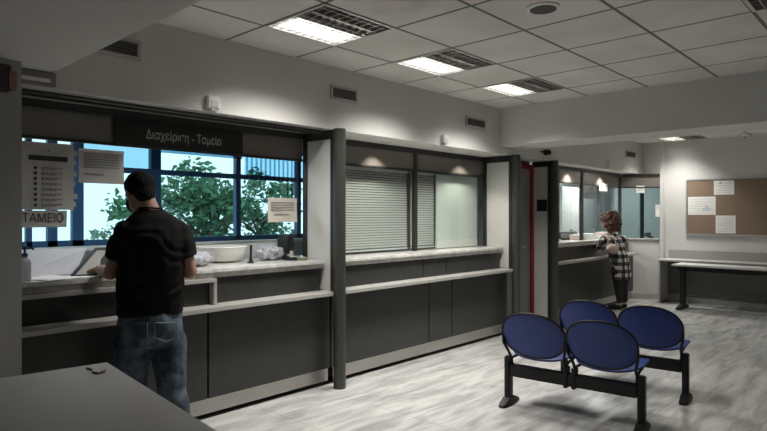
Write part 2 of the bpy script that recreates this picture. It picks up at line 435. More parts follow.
# light trim round the left upper panel of the first booth
MB().box((.935, 3.60, .938), (2.17, 3.674, .964)).box((2.145, 3.60, .784), (2.17, 3.674, .937)).build('panel_trim', M_LEDGE, c1, .003)
box('recess_panel', (1.95, 3.655, .785), (2.14, 3.674, .935), M_PANEL, c1)
counter(3.275, 5.945, [4.52, 4.90], [4.52, 4.90], 'dark panelled counter front below the drawn blinds', 0, .052, .022)
counter(7.0, 9.99, [8.64], [8.64], 'dark panelled counter front where the woman stands, at the far end', .2)
worktop(.925, 3.19, 'pale marble worktop the man leans on')
worktop(3.25, 5.968, 'pale marble worktop under the drawn blinds')
worktop(6.98, 9.93, 'pale marble worktop the woman leans on')

def screen(x0, x1, y, muls, label, zb=1.03, glassz=None):
    t = thing('glass_screen', label, 'glass screen', ((x0 + x1) / 2, y, zb), 0, 'counter glass screens')
    box('head_rail', (x0, y - .02, 2.05), (x1, y + .02, ZS - .003), M_DKFRAME, t)
    box('transom', (x0, y - .012, 1.862), (x1, y + .012, 1.882), M_DKFRAME, t)
    box('upper_panel', (x0, y - .004, 1.883), (x1, y + .004, 2.049), M_BRONZE, t)
    for m in muls: box('mullion', (m - .02, y - .022, 1.03), (m + .02, y + .022, ZS - .004), M_DKFRAME, t)
    gz = glassz or 1.032
    xs = [x0] + [m for m in muls if x0 + .05 < m < x1 - .05] + [x1]
    for a, b in zip(xs, xs[1:]): box('glass_pane', (a + .01, y - .003, gz), (b - .01, y + .003, 1.861), M_GLASS, t)
    return t
s1 = screen(.93, 3.19, YG + .005, [], 'clear glass screen over the first counter, papers taped on it', glassz=1.20)
MB().tube([(.95, 3.62, 2.085), (3.16, 3.62, 2.085)], .012).box((.95, 3.66, 2.07), (3.16, 3.70, 2.1)).build('track', M_DKFRAME, s1)
screen(3.25, 5.97, YG + .005, [4.70], 'glass screen with closed blinds behind, over the middle counter')
s3 = screen(6.98, 9.95, 3.80, [7.66, 8.44, 9.93], 'glass screen of the far booth behind the woman')
s4 = thing('glass_screen', 'angled glass pane at the far corner beside the board wall', 'glass screen', tuple((A + B) / 2 + Vector((0, 0, 1.0))), 0, 'counter glass screens')
def slab(a, b, z0, z1, th, off=0): return MB().prism([a + nn * (th / 2 + off), b + nn * (th / 2 + off), b - nn * (th / 2 - off), a - nn * (th / 2 - off)], (0, 0, z1 - z0))
def dslab(name, t0, t1, z0, z1, th, m, par):
    a = A + (B - A) * t0 + Vector((0, 0, z0)); b = A + (B - A) * t1 + Vector((0, 0, z0)); return slab(a, b, z0, z1, th).build(name, m, par)
dslab('glass_pane', .04, .96, 1.02, 1.86, .006, M_GLASS, s4); dslab('upper_panel', .04, .96, 1.883, 2.049, .008, M_BRONZE, s4)
dslab('transom', .04, .96, 1.862, 1.882, .024, M_DKFRAME, s4); dslab('head_rail', .04, .96, 2.05, 2.10, .04, M_DKFRAME, s4)
dslab('sill', .04, .96, 1.0, 1.018, .06, M_MARBLE, s4); dslab('mullion', .95, .985, 1.02, 2.1, .04, M_DKFRAME, s4)

# venetian blinds of the middle booth
M_SLAT = mat('blind_slats', (.74, .75, .72), .4, metal=.2)
def venetian(x0, x1, label, open_=.75):
    t = thing('venetian_blind', label, 'blind', ((x0 + x1) / 2, YG + .09, 1.86), 0, 'venetian blinds')
    box('head_rail', (x0, YG + .07, 1.85), (x1, YG + .11, 1.89), M_SLAT, t)
    b = MB(); n = 31
    for i in range(n):
        z = 1.845 - i * .0252
        M = Matrix.Translation((0, YG + .09, z)) @ Matrix.Rotation(open_, 4, 'X')
        b.box((x0, -.0135, -.0006), (x1, .0135, .0006), M)
    b.build('slats', M_SLAT, t)
    box('bottom_rail', (x0, YG + .08, 1.05), (x1, YG + .10, 1.065), M_SLAT, t)
    for x in (x0 + .15, (x0 + x1) / 2, x1 - .12): MB().tube([(x, YG + .074, 1.06), (x, YG + .074, 1.86)], .0012, 5).build('ladder_cord', M_WHITE, t)
    return t
venetian(3.30, 4.67, 'wide closed venetian blind behind the left pane of the middle booth')
venetian(4.73, 5.13, 'narrow closed venetian blind beside the white panel in the middle booth')
fp = thing('frosted_panel', 'white greenish frosted panel right of the narrow blind', 'panel', (5.54, YG + .07, 1.04))
box('sheet', (5.14, YG + .06, 1.12), (5.94, YG + .075, 1.86), mat('frosted_sheet', (.62, .68, .64), .35), fp)
box('lower_strip', (5.14, YG + .055, 1.035), (5.94, YG + .08, 1.12), mat('frosted_strip', (.72, .72, .69), .4), fp)
box('office_backing', (3.5, YG + .2, 1.03), (6.18, YG + .22, 2.1), mat('backing', (.16, .165, .16), .8)); tag(bpy.data.objects['office_backing'], kind='structure'); bpy.data.objects['office_backing'].name = 'wall_backing'

# sign over the first booth
sx0, sx1 = xat(116, 3.89), xat(243, 3.89)
sg = thing('sign', 'long black sign with pale lettering over the first counter', 'sign', ((sx0 + sx1) / 2, 3.89, 1.88))
box('board', (sx0, 3.89, 1.872), (sx1, 3.912, 2.045), mat('sign_black', (.012, .011, .011), .3), sg, .002)
tx0, tx1 = xat(146, 3.89), xat(221, 3.89)
text('lettering', 'Διαχείριση - Ταμείο', .088, faceY((tx0 + tx1) / 2, 3.888, 1.952), mat('sign_letters', (.50, .50, .48), .6), sg, width=tx1 - tx0)

# papers on the glass
YP = YG - .012
def paper(name, px0, px1, z0, z1, label, cat='notice', m=None, group='notices taped to the first glass screen'):
    x0, x1 = xat(px0, YP), xat(px1, YP)
    t = thing(name, label, cat, ((x0 + x1) / 2, YP, z0), 0, group)
    b = MB(); N = 8; rows = []
    for j in range(N + 1):                                # slightly wavy sheet of real thickness
        rows.append([(x0 + (x1 - x0) * i / N, YP - .004 + .003 * math.sin(i * .9 + j * .7 + px0), z0 + (z1 - z0) * j / N) for i in range(N + 1)])
    for j in range(N):
        for i in range(N): b.quad(rows[j][i], rows[j][i + 1], rows[j + 1][i + 1], rows[j + 1][i])
    bmesh.ops.remove_doubles(b.bm, verts=b.bm.verts, dist=.0002)
    o = b.build('sheet', m or M_PAPERG, t)
    sd = o.modifiers.new('thickness', 'SOLIDIFY'); sd.thickness = .0008
    return t, x0, x1
def strokes(t, rows, m=M_INKG, y=None):
    for x0, x1, z, h in rows:
        b = MB(); x = x0
        while x < x1:                                     # word-like dashes of small unreadable print
            w = min(random.uniform(.012, .035), x1 - x)
            b.box((x, (y or YP) - .0105, z - h / 2), (x + w, (y or YP) - .0085, z + h / 2)); x += w + .006
        b.build('text_line', m, t)
t, x0, x1 = paper('notice', 12, 73.5, 1.435, 1.843, 'tall grey notice with pictograms and dark heading bar, left end of glass')
xa = xat(24, YP)
box('heading_bar', (xat(28, YP), YP - .0105, 1.732), (xat(67, YP), YP - .0085, 1.762), M_INK, t)
strokes(t, [(xat(41, YP), xat(62, YP), 1.69 - i * .032, .007) for i in range(8)] + [(xat(41, YP), xat(56, YP), 1.681 - i * .032, .005) for i in range(8)])
b = MB()
for i in range(8):
    MB().cyl((xat(35, YP), YP - .0105, 1.687 - i * .032), .009, .002, 12, axis='Y').build('pictogram', M_INK, t)
MB().cyl((xat(48, YP), YP - .0105, 1.795), .012, .002, 3, axis='Y').build('emblem', M_INKG, t)

for z, w, h in ((1.79, .02, .03), (1.73, .012, .025), (1.66, .018, .03), (1.60, .01, .02), (1.52, .022, .03), (1.47, .012, .03)):
    box('tape', (x1 - .004, YP - .005, z - h / 2), (x1 + w, YP - .0035, z + h / 2), M_PAPERG, t)
t, x0, x1 = paper('notice', 12, 66.5, 1.328, 1.430, 'small strip notice with one large black word, below the pictogram notice')
text('lettering', 'ΤΑΜΕΙΟ', .075, faceY((xat(22, YP) + xat(63, YP)) / 2, YP - .009, 1.382), M_INK, t, width=xat(63, YP) - xat(22, YP))
t, x0, x1 = paper('notice', 78.5, 123.5, 1.607, 1.822, 'plain grey notice with small print left of the man')
strokes(t, [(x0 + .03, x1 - .03, 1.795 - i * .017, .006) for i in range(6)] + [(x0 + .03, x0 + .15, 1.665, .007)])
b = MB().box((x0, YP - .009, 1.808), (x1, YP - .007, 1.826)); b.build('tape', M_PAPER, t)
t, x0, x1 = paper('notice', 267.5, 296.5, 1.345, 1.545, 'cream notice with small print at the right end of the first glass', m=mat('cream_paper', (.62, .57, .50), .8, nz=.03, nscale=8))
strokes(t, [(x0 + .03, x1 - .03, 1.505 - i * .02, .008) for i in range(4)] + [(x0 + .06, x1 - .08, 1.41, .008)])

# ------------------------------------------------------------------ things on the first worktop
ZT = 1.0285
bx, by = 1.035, 3.76
t = thing('sanitiser_bottle', 'clear pump bottle with blue head on the worktop, against the left wall', 'bottle', (bx, by, ZT))
MB().lathe((bx, by, ZT), [(.03, 0), (.033, .006), (.033, .10), (.028, .118), (.014, .128), (.014, .137)]).build('body', mat('bottle_plastic', (.55, .57, .58), .2, trans=.5), t, smooth=True)
MB().lathe((bx, by, ZT + .1375), [(.016, 0), (.016, .018), (.006, .02), (.006, .04)]).build('collar', mat('pump_blue', (.02, .04, .13), .4), t, smooth=True)
MB().lathe((bx, by, ZT + .178), [(.014, 0), (.014, .014), (.008, .016)]).tube([(bx, by, ZT + .186), (bx + .03, by - .02, ZT + .186), (bx + .04, by - .026, ZT + .176)], .006).build('pump_head', MATS['pump_blue'], t, smooth=True)
def sheet(x, y, w, h, rz, label, z=ZT, m=M_PAPER, lift=.0):
    t = thing('paper_sheet', label, 'paper', (x, y, z), rz, 'loose papers on the first worktop')
    b = MB(); N = 6; V = []
    for j in range(N + 1): V.append([(-w / 2 + w * i / N, -h / 2 + h * j / N, .0012 + lift * (i / N) ** 2 + .002 * math.sin(i + j) ** 2) for i in range(N + 1)])
    for j in range(N):
        for i in range(N): b.quad(V[j][i], V[j][i + 1], V[j + 1][i + 1], V[j + 1][i])
    bmesh.ops.remove_doubles(b.bm, verts=b.bm.verts, dist=.0002)
    o = b.build('sheet', m, t, local=True); sd = o.modifiers.new('thickness', 'SOLIDIFY'); sd.thickness = .0006; sd.offset = 1
    return t
sheet(1.18, 3.80, .21, .297, .3, 'white sheet nearest the pump bottle')
sheet(1.36, 3.74, .21, .16, -.2, 'white sheet lying by the man\'s left hand')
# white folded card standing behind the papers
t = thing('document_folder', 'large white open folder propped up behind the loose sheets', 'folder', (1.33, 4.08, ZT))
f0 = [(1.010, 3.93, ZT + .003), (1.380, 3.97, ZT + .003), (1.500, 4.12, ZT + .15), (1.030, 4.10, ZT + .15)]
MB().prism(f0, (0, .004, .004)).build('front_cover', mat('folder_white', (.70, .70, .76), .5), t)
MB().prism([(1.030, 4.11, ZT + .15), (1.500, 4.13, ZT + .15), (1.480, 4.24, ZT + .004), (1.030, 4.22, ZT + .004)], (0, .004, 0)).build('back_cover', MATS['folder_white'], t)
t = thing('clipboard', 'black clipboard tilted up beside the man\'s left hand', 'clipboard', (1.410, 3.86, ZT))
MB().prism([(1.290, 3.80, ZT + .002), (1.420, 3.74, ZT + .002), (1.620, 3.88, ZT + .16), (1.490, 3.94, ZT + .16)], (0, .004, .004)).build('board', M_BLACK, t)
MB().prism([(1.530, 3.895, ZT + .146), (1.590, 3.868, ZT + .146), (1.600, 3.874, ZT + .158), (1.540, 3.901, ZT + .158)], (0, -.004, .006)).build('clip', M_STEEL, t)
MB().prism([(1.320, 3.797, ZT + .010), (1.420, 3.752, ZT + .010), (1.590, 3.873, ZT + .145), (1.490, 3.917, ZT + .145)], (0, -.0005, .0012)).build('sheet', M_PAPERG, t)

lp = thing('low_panel', 'low white panel standing behind the right half of the first worktop', 'panel', (2.5, 4.4, 0))
box('board', (1.75, 4.36, 0), (3.3, 4.39, 1.165), mat('low_panel_white', (.70, .70, .69), .5), lp)
box('cap', (1.75, 4.352, 1.1655), (3.3, 4.398, 1.18), M_ALU, lp)
# right half of the worktop
def soft(name, label, cat, p, r, voxel, amp, m, seed=0, flat=.0, group=None, squash=1):
    t = thing(name, label, cat, p)
    b = MB(); p = Vector(p)
    b.ball((0, 0, r[2]), r, 20, 14)
    def dsp(c):
        return amp * (noise.noise(c * 28 + Vector((seed, 0, 0))) + .6 * abs(noise.noise(c * 60 + Vector((0, seed, 0)))))
    me = remesh(b, voxel, 1, dsp)
    for v in me.vertices: v.co.z = max(v.co.z, 0.0005)
    mesh_obj('body', me, m, t); return t
M_BAG = mat('thin_white_plastic', (.40, .41, .44), .25, spec=.6)
soft('plastic_bag', 'crumpled white plastic bag left of the black pen holder', 'bag', (2.18, 3.93, ZT), (.13, .11, .05), .008, .022, M_BAG, 3)
soft('plastic_bag', 'crumpled clear white plastic bag under the cream notice', 'bag', (2.925, 4.03, ZT), (.125, .085, .06), .008, .026, M_BAG, 9)
bz = thing('plastic_basin', 'white rounded basin behind the glass in the middle of the first worktop', 'basin', (2.54, 4.14, ZT))
MB().lathe((2.54, 4.14, ZT), [(.11, 0), (.15, .02), (.185, .07), (.195, .12), (.188, .12), (.176, .07), (.14, .026), (.10, .012)], 36).build('bowl', M_WHITE, bz, smooth=True)
MB().tube([(2.54 + .192 * math.cos(a * PI / 18), 4.14 + .192 * math.sin(a * PI / 18), ZT + .121) for a in range(36)], .006, 8, closed=True).build('rim', M_WHITE, bz, smooth=True)
px_, py_ = 2.62, 3.86
t = thing('pen_stand', 'thin black pen standing in a small holder in front of the basin', 'pen stand', (px_, py_, ZT))
MB().lathe((px_, py_, ZT), [(.026, 0), (.026, .008), (.013, .016), (.013, .035)], 16).build('base', M_BLACK, t, smooth=True)
MB().tube([(px_, py_, ZT + .03), (px_ + .004, py_, ZT + .14)], [.009, .010], 8).build('pen', M_BLACK, t, smooth=True)
t = thing('folder_box', 'upright black file box at the right end of the first worktop', 'box', (3.10, 3.99, ZT))
MB().box((3.07, 3.97, ZT), (3.135, 4.13, ZT + .20)).build('case', M_BLACK, t, .006)
box('label_strip', (3.085, 3.966, ZT + .04), (3.12, 3.9695, ZT + .07), M_PAPERG, t)
t = thing('card_reader', 'small dark card reader on the worktop beside the black file box', 'card reader', (3.0, 3.86, ZT))
MB().prism([(2.985, 3.82, ZT), (2.985, 3.93, ZT), (2.985, 3.93, ZT + .055), (2.985, 3.82, ZT + .02)], (.065, 0, 0)).build('body', M_BLACK, t, .004)
b = MB()
for i in range(4):
    for j in range(3): b.box((2.995 + j * .017, 3.833 + i * .014, ZT + .026 + i * .005), (3.007 + j * .017, 3.842 + i * .014, ZT + .034 + i * .005))
b.build('keys', M_PAPERG, t)
t = thing('sponge', 'small green pad lying beside the black file box', 'pad', (3.10, 3.84, ZT))
MB().box((3.065, 3.80, ZT), (3.15, 3.87, ZT + .022)).build('pad', mat('pad_green', (.20, .25, .12), .9, bump=.4, bscale=150), t, .005)
box('label_strip', (3.08, 3.81, ZT + .0222), (3.13, 3.86, ZT + .0235), M_PAPERG, t)

# ------------------------------------------------------------------ ceiling lamps
def lamp(i, j, label, lit=True, group='recessed louvre ceiling lamps', visible=True):
    x0 = TX0 + TPX * i; y1 = TY0 - TPY * j; x1, y0 = x0 + TPX, y1 - TPY
    t = thing('ceiling_light', label, 'ceiling light', ((x0 + x1) / 2, (y0 + y1) / 2, ZC), 0, group)
    ym = (y0 + y1) / 2
    h = MB()                                              # housing: an open-bottomed tray above the ceiling
    for a, b in (((x0, y0, ZC), (x0 + .004, y1, ZC + .09)), ((x1 - .004, y0, ZC), (x1, y1, ZC + .09)), ((x0 + .004, y0, ZC), (x1 - .004, y0 + .004, ZC + .09)),
                 ((x0 + .004, y1 - .004, ZC), (x1 - .004, y1, ZC + .09)), ((x0, y0, ZC + .09), (x1, y1, ZC + .095))): h.box(a, b)
    h.build('housing', mat('housing_white', (.35, .34, .33), .5), t)
    e = MB(); w = .02
    e.box((x0, y0, ZC - .006), (x1, y0 + w, ZC + .002)).box((x0, y1 - w, ZC - .006), (x1, y1, ZC + .002)).box((x0, y0 + w, ZC - .006), (x0 + w, y1 - w, ZC + .002)).box((x1 - w, y0 + w, ZC - .006), (x1, y1 - w, ZC + .002))
    e.build('frame', M_ALU, t)
    for k, (ya, yb) in enumerate(((y0 + w, ym - .004), (ym + .004, y1 - w))):
        on = lit and k == 1
        lv = MB()
        for q in range(3):                                # long blades
            y = ya + (yb - ya) * (q + .5) / 3; lv.box((x0 + w, y - .004, ZC - .002), (x1 - w, y + .004, ZC + .028))
        for q in range(9):                                # cross blades
            x = x0 + w + (x1 - x0 - 2 * w) * (q + .5) / 9; lv.box((x - .004, ya, ZC - .001), (x + .004, yb, ZC + .027))
        lv.build('louvre', M_LOUVRE if on else M_LOUVRE_SHADED, t)
        if on:
            box('diffuser', (x0 + w, ya, ZC + .030), (x1 - w, yb, ZC + .034), M_TUBE, t)
        else:
            for q in (.3, .7):
                y = ya + (yb - ya) * q
                MB().tube([(x0 + .03, y, ZC + .06), (x1 - .03, y, ZC + .06)], .013, 12).build('lamp_tube', M_TUBE_OFF, t, smooth=True)
    box('divider', (x0 + w, ym - .004, ZC - .004), (x1 - w, ym + .004, ZC + .06), M_ALU, t)
    return t
def area(x, y, z, sx, sy, power, spread=150, col=(1, .97, .92), rot=None):
    l = bpy.data.lights.new('lamp_light', 'AREA'); l.shape = 'RECTANGLE'; l.size = sx; l.size_y = sy; l.energy = power; l.color = col
    l.spread = math.radians(spread)
    o = bpy.data.objects.new('lamp_light', l); C.objects.link(o); o.location = (x, y, z)
    if rot: o.rotation_euler = rot
    return o
LP = 1.0
for (i, j), lb in zip(lit_cells, ('half-lit louvre lamp nearest the camera, above the first booth', 'half-lit louvre lamp above the middle booth, second of the near row',
                                  'half-lit louvre lamp closest to the cross beam', 'half-lit louvre lamp beyond the beam, by the cork board wall')):
    lamp(i, j, lb)
    x = TX0 + TPX * (i + .5); y = TY0 - TPY * (j + .25)
    if i < 10: area(x, y, ZC - .012, .55, .25, 21.5, 119)
    else: area(x - .09, y - .03, ZC - .012, .34, .2, 13, 112)
lamp(2, 4, 'unlit dark louvre lamp cut by the right edge of the photo', lit=False)
for (i, j), pw_ in zip(fill_cells, (.6, 5, 36)):                                # added fill lamps, out of view behind and beside the camera
    lamp(i, j, 'added half-lit louvre fill lamp, unseen in the rear of the hall', group='added fill lamps in the rear of the hall')
    area(TX0 + TPX * (i + .5), TY0 - TPY * (j + .25), ZC - .012, .55, .25, pw_, 140)

# ceiling speaker
sxp, syp = TX0 + TPX * 1.5, TY0 - TPY * 2.5
t = thing('ceiling_speaker', 'round dark ceiling speaker in a tile right of the lamps', 'speaker', (sxp, syp, ZC - .012))
MB().lathe((sxp, syp, ZC - .014), [(.086, 0), (.096, .006), (.096, .0135), (.08, .0136), (.077, .002)], 36).build('ring', M_WHITE, t, smooth=True)
MB().lathe((sxp, syp, ZC - .0158), [(.0765, 0), (.0765, .0015)], 36).build('grille', mat('grille', (.07, .07, .068), .7, bump=.6, bscale=250), t)
# sprinkler by the far lamp
q = (10.0, 1.98, ZC)
t = thing('smoke_detector', 'small round detector on the far ceiling near the right edge', 'detector', q)
MB().lathe((q[0], q[1], ZC - .05), [(.025, 0), (.05, .02), (.05, .049)], 20).build('body', M_WHITE, t, smooth=True)
MB().lathe((q[0], q[1], ZC - .065), [(.012, 0), (.018, .014)], 16).build('sensor_tip', M_BLACK, t)

# downlights under the soffit
def downlight(x, y, on, label):
    t = thing('downlight', label, 'downlight', (x, y, ZS), 0, 'recessed downlights under the soffit')
    MB().lathe((x, y, ZS - .006), [(.045, 0), (.05, .005), (.036, .0055), (.034, .001)], 24).build('ring', M_ALU, t, smooth=True)
    MB().cyl((x, y, ZS - .004), .034, .003, 24).build('lens', M_SPOT if on else M_BLACK, t)
    if on:
        l = bpy.data.lights.new('downlight_lamp', 'SPOT'); l.energy = 22 if x < 7 else 42; l.spot_size = math.radians(110); l.spot_blend = .6; l.shadow_soft_size = .03; l.color = (1, .93, .82)
        o = bpy.data.objects.new('downlight_lamp', l); C.objects.link(o); o.location = (x, y, ZS - .012)
downlight(1.54, 3.78, False, 'unlit downlight above the left end of the first booth')
downlight(2.75, 3.78, False, 'unlit downlight above the right end of the first booth')
downlight(4.07, 3.78, True, 'lit downlight above the wide blind')
downlight(5.5, 3.78, True, 'lit downlight above the frosted panel')
downlight(7.95, 3.68, True, 'lit downlight above the left pane of the far booth')
downlight(9.1, 3.68, True, 'lit downlight above the woman')

# ------------------------------------------------------------------ vents, sensors
def vent(x0, x1, z0, z1, label, n=5):
    t = thing('wall_vent', label, 'vent', ((x0 + x1) / 2, YF, z0), 0, 'air vents on the soffit')
    w = .022; y0, y1 = YF - .016, YF - .001
    b = MB().box((x0 - w, y0, z0 - w), (x1 + w, y1, z0)).box((x0 - w, y0, z1), (x1 + w, y1, z1 + w)).box((x0 - w, y0, z0), (x0, y1, z1)).box((x1, y0, z0), (x1 + w, y1, z1))
    b.build('frame', mat('vent_frame', (.45, .44, .42), .5), t, .002)
    b = MB()
    for i in range(n):
        z = z0 + (z1 - z0) * (i + .5) / n
        b.box((x0, -.008, -.0012), (x1, .008, .0012), Matrix.Translation((0, YF - .009, z)) @ Matrix.Rotation(-.25, 4, 'X'))
    b.build('slats', mat('vent_slat', (.22, .215, .205), .5), t)
    box('backing', (x0, YF - .0018, z0), (x1, YF - .0005, z1), M_SEAM, t)
vent(1.30, 1.59, 2.375, 2.455, 'dark vent on the left, partly behind the deep beam')
vent(3.20, 3.46, 2.372, 2.45, 'dark vent between the first and second lit lamps')
vent(5.10, 5.43, 2.362, 2.432, 'dark vent next to the cross beam')
vent(9.55, 9.95, 2.36, 2.44, 'small dark vent on the soffit beyond the cross beam')
def sensor(x, z, s, label, dark=False):
    t = thing('motion_sensor', label, 'sensor', (x, YF - .03, z), 0, 'sensor boxes on the soffit')
    MB().box((x - .05 * s, YF - .045, z - .045 * s), (x + .05 * s, YF - .001, z + .045 * s)).build('housing', M_BLACK if dark else M_WHITE, t, .006)
    MB().box((x - .03 * s, YF - .05, z - .03 * s), (x + .03 * s, YF - .0455, z + .01 * s)).build('lens', M_BLACK if dark else M_PAPERG, t, .002)
    MB().box((x - .02 * s, YF - .035, z - .058 * s), (x + .02 * s, YF - .004, z - .0455 * s)).build('bracket', M_PAPERG, t)
sensor(2.10, 2.165, .95, 'white sensor box on the soffit over the first booth')
sensor(4.70, 2.165, .9, 'white sensor box on the soffit over the middle booth')
sensor(8.85, 2.19, .9, 'white sensor box on the soffit over the woman')
t = thing('security_camera', 'small black camera on the soffit just beyond the cross beam', 'camera', (6.75, YF - .03, 2.19))
MB().box((6.72, YF - .10, 2.16), (6.80, YF - .03, 2.225)).build('housing', M_BLACK, t, .008)
MB().cyl((6.76, YF - .115, 2.19), .02, .0145, 16, axis='Y').build('lens', mat('lens_glass', (.02, .02, .03), .1), t)
MB().tube([(6.70, YF - .001, 2.20), (6.70, YF - .05, 2.20), (6.72, YF - .06, 2.20)], .008).build('bracket', M_BLACK, t)
# alarm and box by the left pier
t = thing('alarm_sounder', 'dark and red alarm box on the pier at the left edge', 'alarm', (.82, 3.35, 2.01))
MB().box((.74, 3.335, 2.02), (.86, 3.399, 2.15)).build('housing', mat('alarm_dark', (.05, .045, .045), .5), t, .006)
MB().box((.845, 3.33, 2.03), (.885, 3.399, 2.12)).build('lens', mat('alarm_lens', (.30, .14, .13), .35), t, .005)
t = thing('wall_box', 'dark flat box with a pale strip on the soffit by the left pier', 'box', (1.02, YF, 2.115))
MB().box((.93, YF - .035, 2.112), (1.125, YF - .001, 2.186)).build('housing', mat('box_dark', (.20, .195, .185), .6), t, .003)
box('strip', (.945, YF - .04, 2.128), (1.095, YF - .0352, 2.148), M_WHITE, t)

# ------------------------------------------------------------------ cork board and desks by the right wall
t = thing('notice_board', 'long brown cork board in a thin frame on the right wall', 'notice board', (XB - .02, 1.8, 1.11))
y0, y1, z0, z1 = .4, 2.85, 1.105, 1.965
box('cork', (XB - .02, y0, z0), (XB - .006, y1, z1), M_CORK, t)
w = .018; b = MB()
b.box((XB - .028, y0 - w, z0 - w - .01), (XB - .003, y1 + w, z0)).box((XB - .028, y0 - w, z1), (XB - .003, y1 + w, z1 + w)).box((XB - .028, y0 - w, z0), (XB - .003, y0, z1)).box((XB - .028, y1, z0), (XB - .003, y1 + w, z1))
b.build('frame', M_ALU, t)
def pinned(y0, y1, z0, z1, label, lines, chart=False):
    t = thing('pinned_paper', label, 'paper', (XB - .022, (y0 + y1) / 2, z0), 0, 'papers on the cork board')
    box('sheet', (XB - .0235, y0, z0), (XB - .0215, y1, z1), M_PAPER, t)
    b = MB()
    for k in range(lines):
        z = z1 - .04 - (z1 - z0 - .07) * k / max(1, lines - 1)
        ya = y0 + .03; yb = y1 - .03 - (.07 if k % 3 == 2 else 0)
        b.box((XB - .0245, ya, z - .003), (XB - .0238, yb, z + .003))
    b.build('print', mat('faint_ink', (.48, .50, .50), .8), t)
    if chart:
        b = MB()
        for k in range(4): b.box((XB - .0247, y0 + .07 + k * .03, z0 + .06), (XB - .0239, y0 + .09 + k * .03, z0 + .10 + .03 * (k % 3)))
        b.build('chart', mat('chart_tint', (.45, .50, .62), .8), t)
    return t
pinned(2.435, 2.835, 1.41, 1.70, 'wide white paper pinned at the left of the cork board', 7, True)
pn = pinned(2.18, 2.46, 1.725, 1.945, 'white paper with a black pin at the top of the cork board', 5)
MB().ball((XB - .03, 2.37, 1.91), .012, 10, 7).build('pin', M_BLACK, pn)
pinned(2.16, 2.435, 1.12, 1.40, 'white paper at the bottom of the cork board', 8)

t = thing('wall_desk', 'long grey desk against the right wall below the cork board', 'desk', (10.05, 1.6, 0))
MB().box((9.83, .2, .672), (XB - .002, 3.16, .70)).build('top', M_DESK, t, .003)
MB().box((9.85, 3.13, 0), (XB - .02, 3.158, .671)).build('side_panel', M_DESK, t, .002)
MB().box((XB - .022, .2, .701), (XB - .002, 3.13, .835)).build('back_strip', mat('desk_strip', (.33, .325, .31), .5), t, .002)
box('modesty_panel', (XB - .06, .2, .12), (XB - .03, 3.128, .671), M_DESKDK, t)
t = thing('folding_table', 'pale topped table with black T leg in front of the wall desk', 'table', (9.5, 1.7, 0))
MB().box((9.27, .5, .648), (9.74, 2.79, .675)).build('top', mat('pale_laminate', (.56, .555, .53), .35), t, .006)
MB().prism([(9.33, 2.70, .647), (9.33, .52, .647), (9.33, .52, .60), (9.33, 1.5, .60), (9.33, 1.75, .575), (9.33, 2.70, .585)], (.03, 0, 0)).build('beam', M_BLACKMETAL, t)
box('modesty_panel', (9.60, .6, .33), (9.625, 2.6, .647), M_DESKDK, t)
def tleg(y):
    l = MB().box((9.49, y - .035, .06), (9.57, y + .035, .60)).box((9.34, y - .03, .60), (9.70, y + .03, .647)).build('leg', M_BLACKMETAL, t, .006)
    MB().prism([(9.28, y - .035, 0), (9.28, y - .035, .03), (9.47, y - .035, .065), (9.59, y - .035, .065), (9.72, y - .035, .03), (9.72, y - .035, 0)], (0, .07, 0)).build('foot', M_BLACKMETAL, l, .006)
tleg(2.70); tleg(.75)

# ------------------------------------------------------------------ foreground table
e1 = Vector((-.992, .123, 0)); e2 = Vector((-.10, -.995, 0)); cn = Vector((1.056, 2.66, 0))
t = thing('table', 'plain grey table cut off at the lower left corner of the photo', 'table', tuple(cn + e1 * .8 + e2 * .7))
P = [cn, cn + e1 * 1.6, cn + e1 * 1.6 + e2 * 1.35, cn + e2 * 1.35]
MB().prism([p + Vector((0, 0, .722)) for p in P], (0, 0, .028)).build('top', M_TABLE, t, .003)
for a, b_ in ((.07, .07), (1.5, .07), (1.5, 1.27), (.07, 1.27)):
    p = cn + e1 * a + e2 * b_; MB().box((p.x - .025, p.y - .025, 0), (p.x + .025, p.y + .025, .7215)).build('leg', M_DKFRAME, t, .003)
t = thing('metal_fitting', 'small worn metal fitting lying near the table corner', 'fitting', (1.0, 2.52, .75))
a = at(93, 369.5, 2.5)
q = lambda px, py: CAM + ray(px, py) * ((CAM.z - .7505) / -ray(px, py).z)
MB().tube([q(87, 369) + Vector((0, 0, .004)), q(92, 370.5) + Vector((0, 0, .004))], .0035, 8).build('pin', mat('fitting_dark', (.05, .045, .04), .5, metal=.5), t)
mt = MB().tube([q(92.5, 373) + Vector((0, 0, .004)), q(98, 374) + Vector((0, 0, .004)), q(104, 372.5) + Vector((0, 0, .004)), q(105, 370.5) + Vector((0, 0, .004))], [.004, .005, .006, .004], 8)
mt.build('plate', mat('fitting_tan', (.16, .14, .11), .5, metal=.4), t)

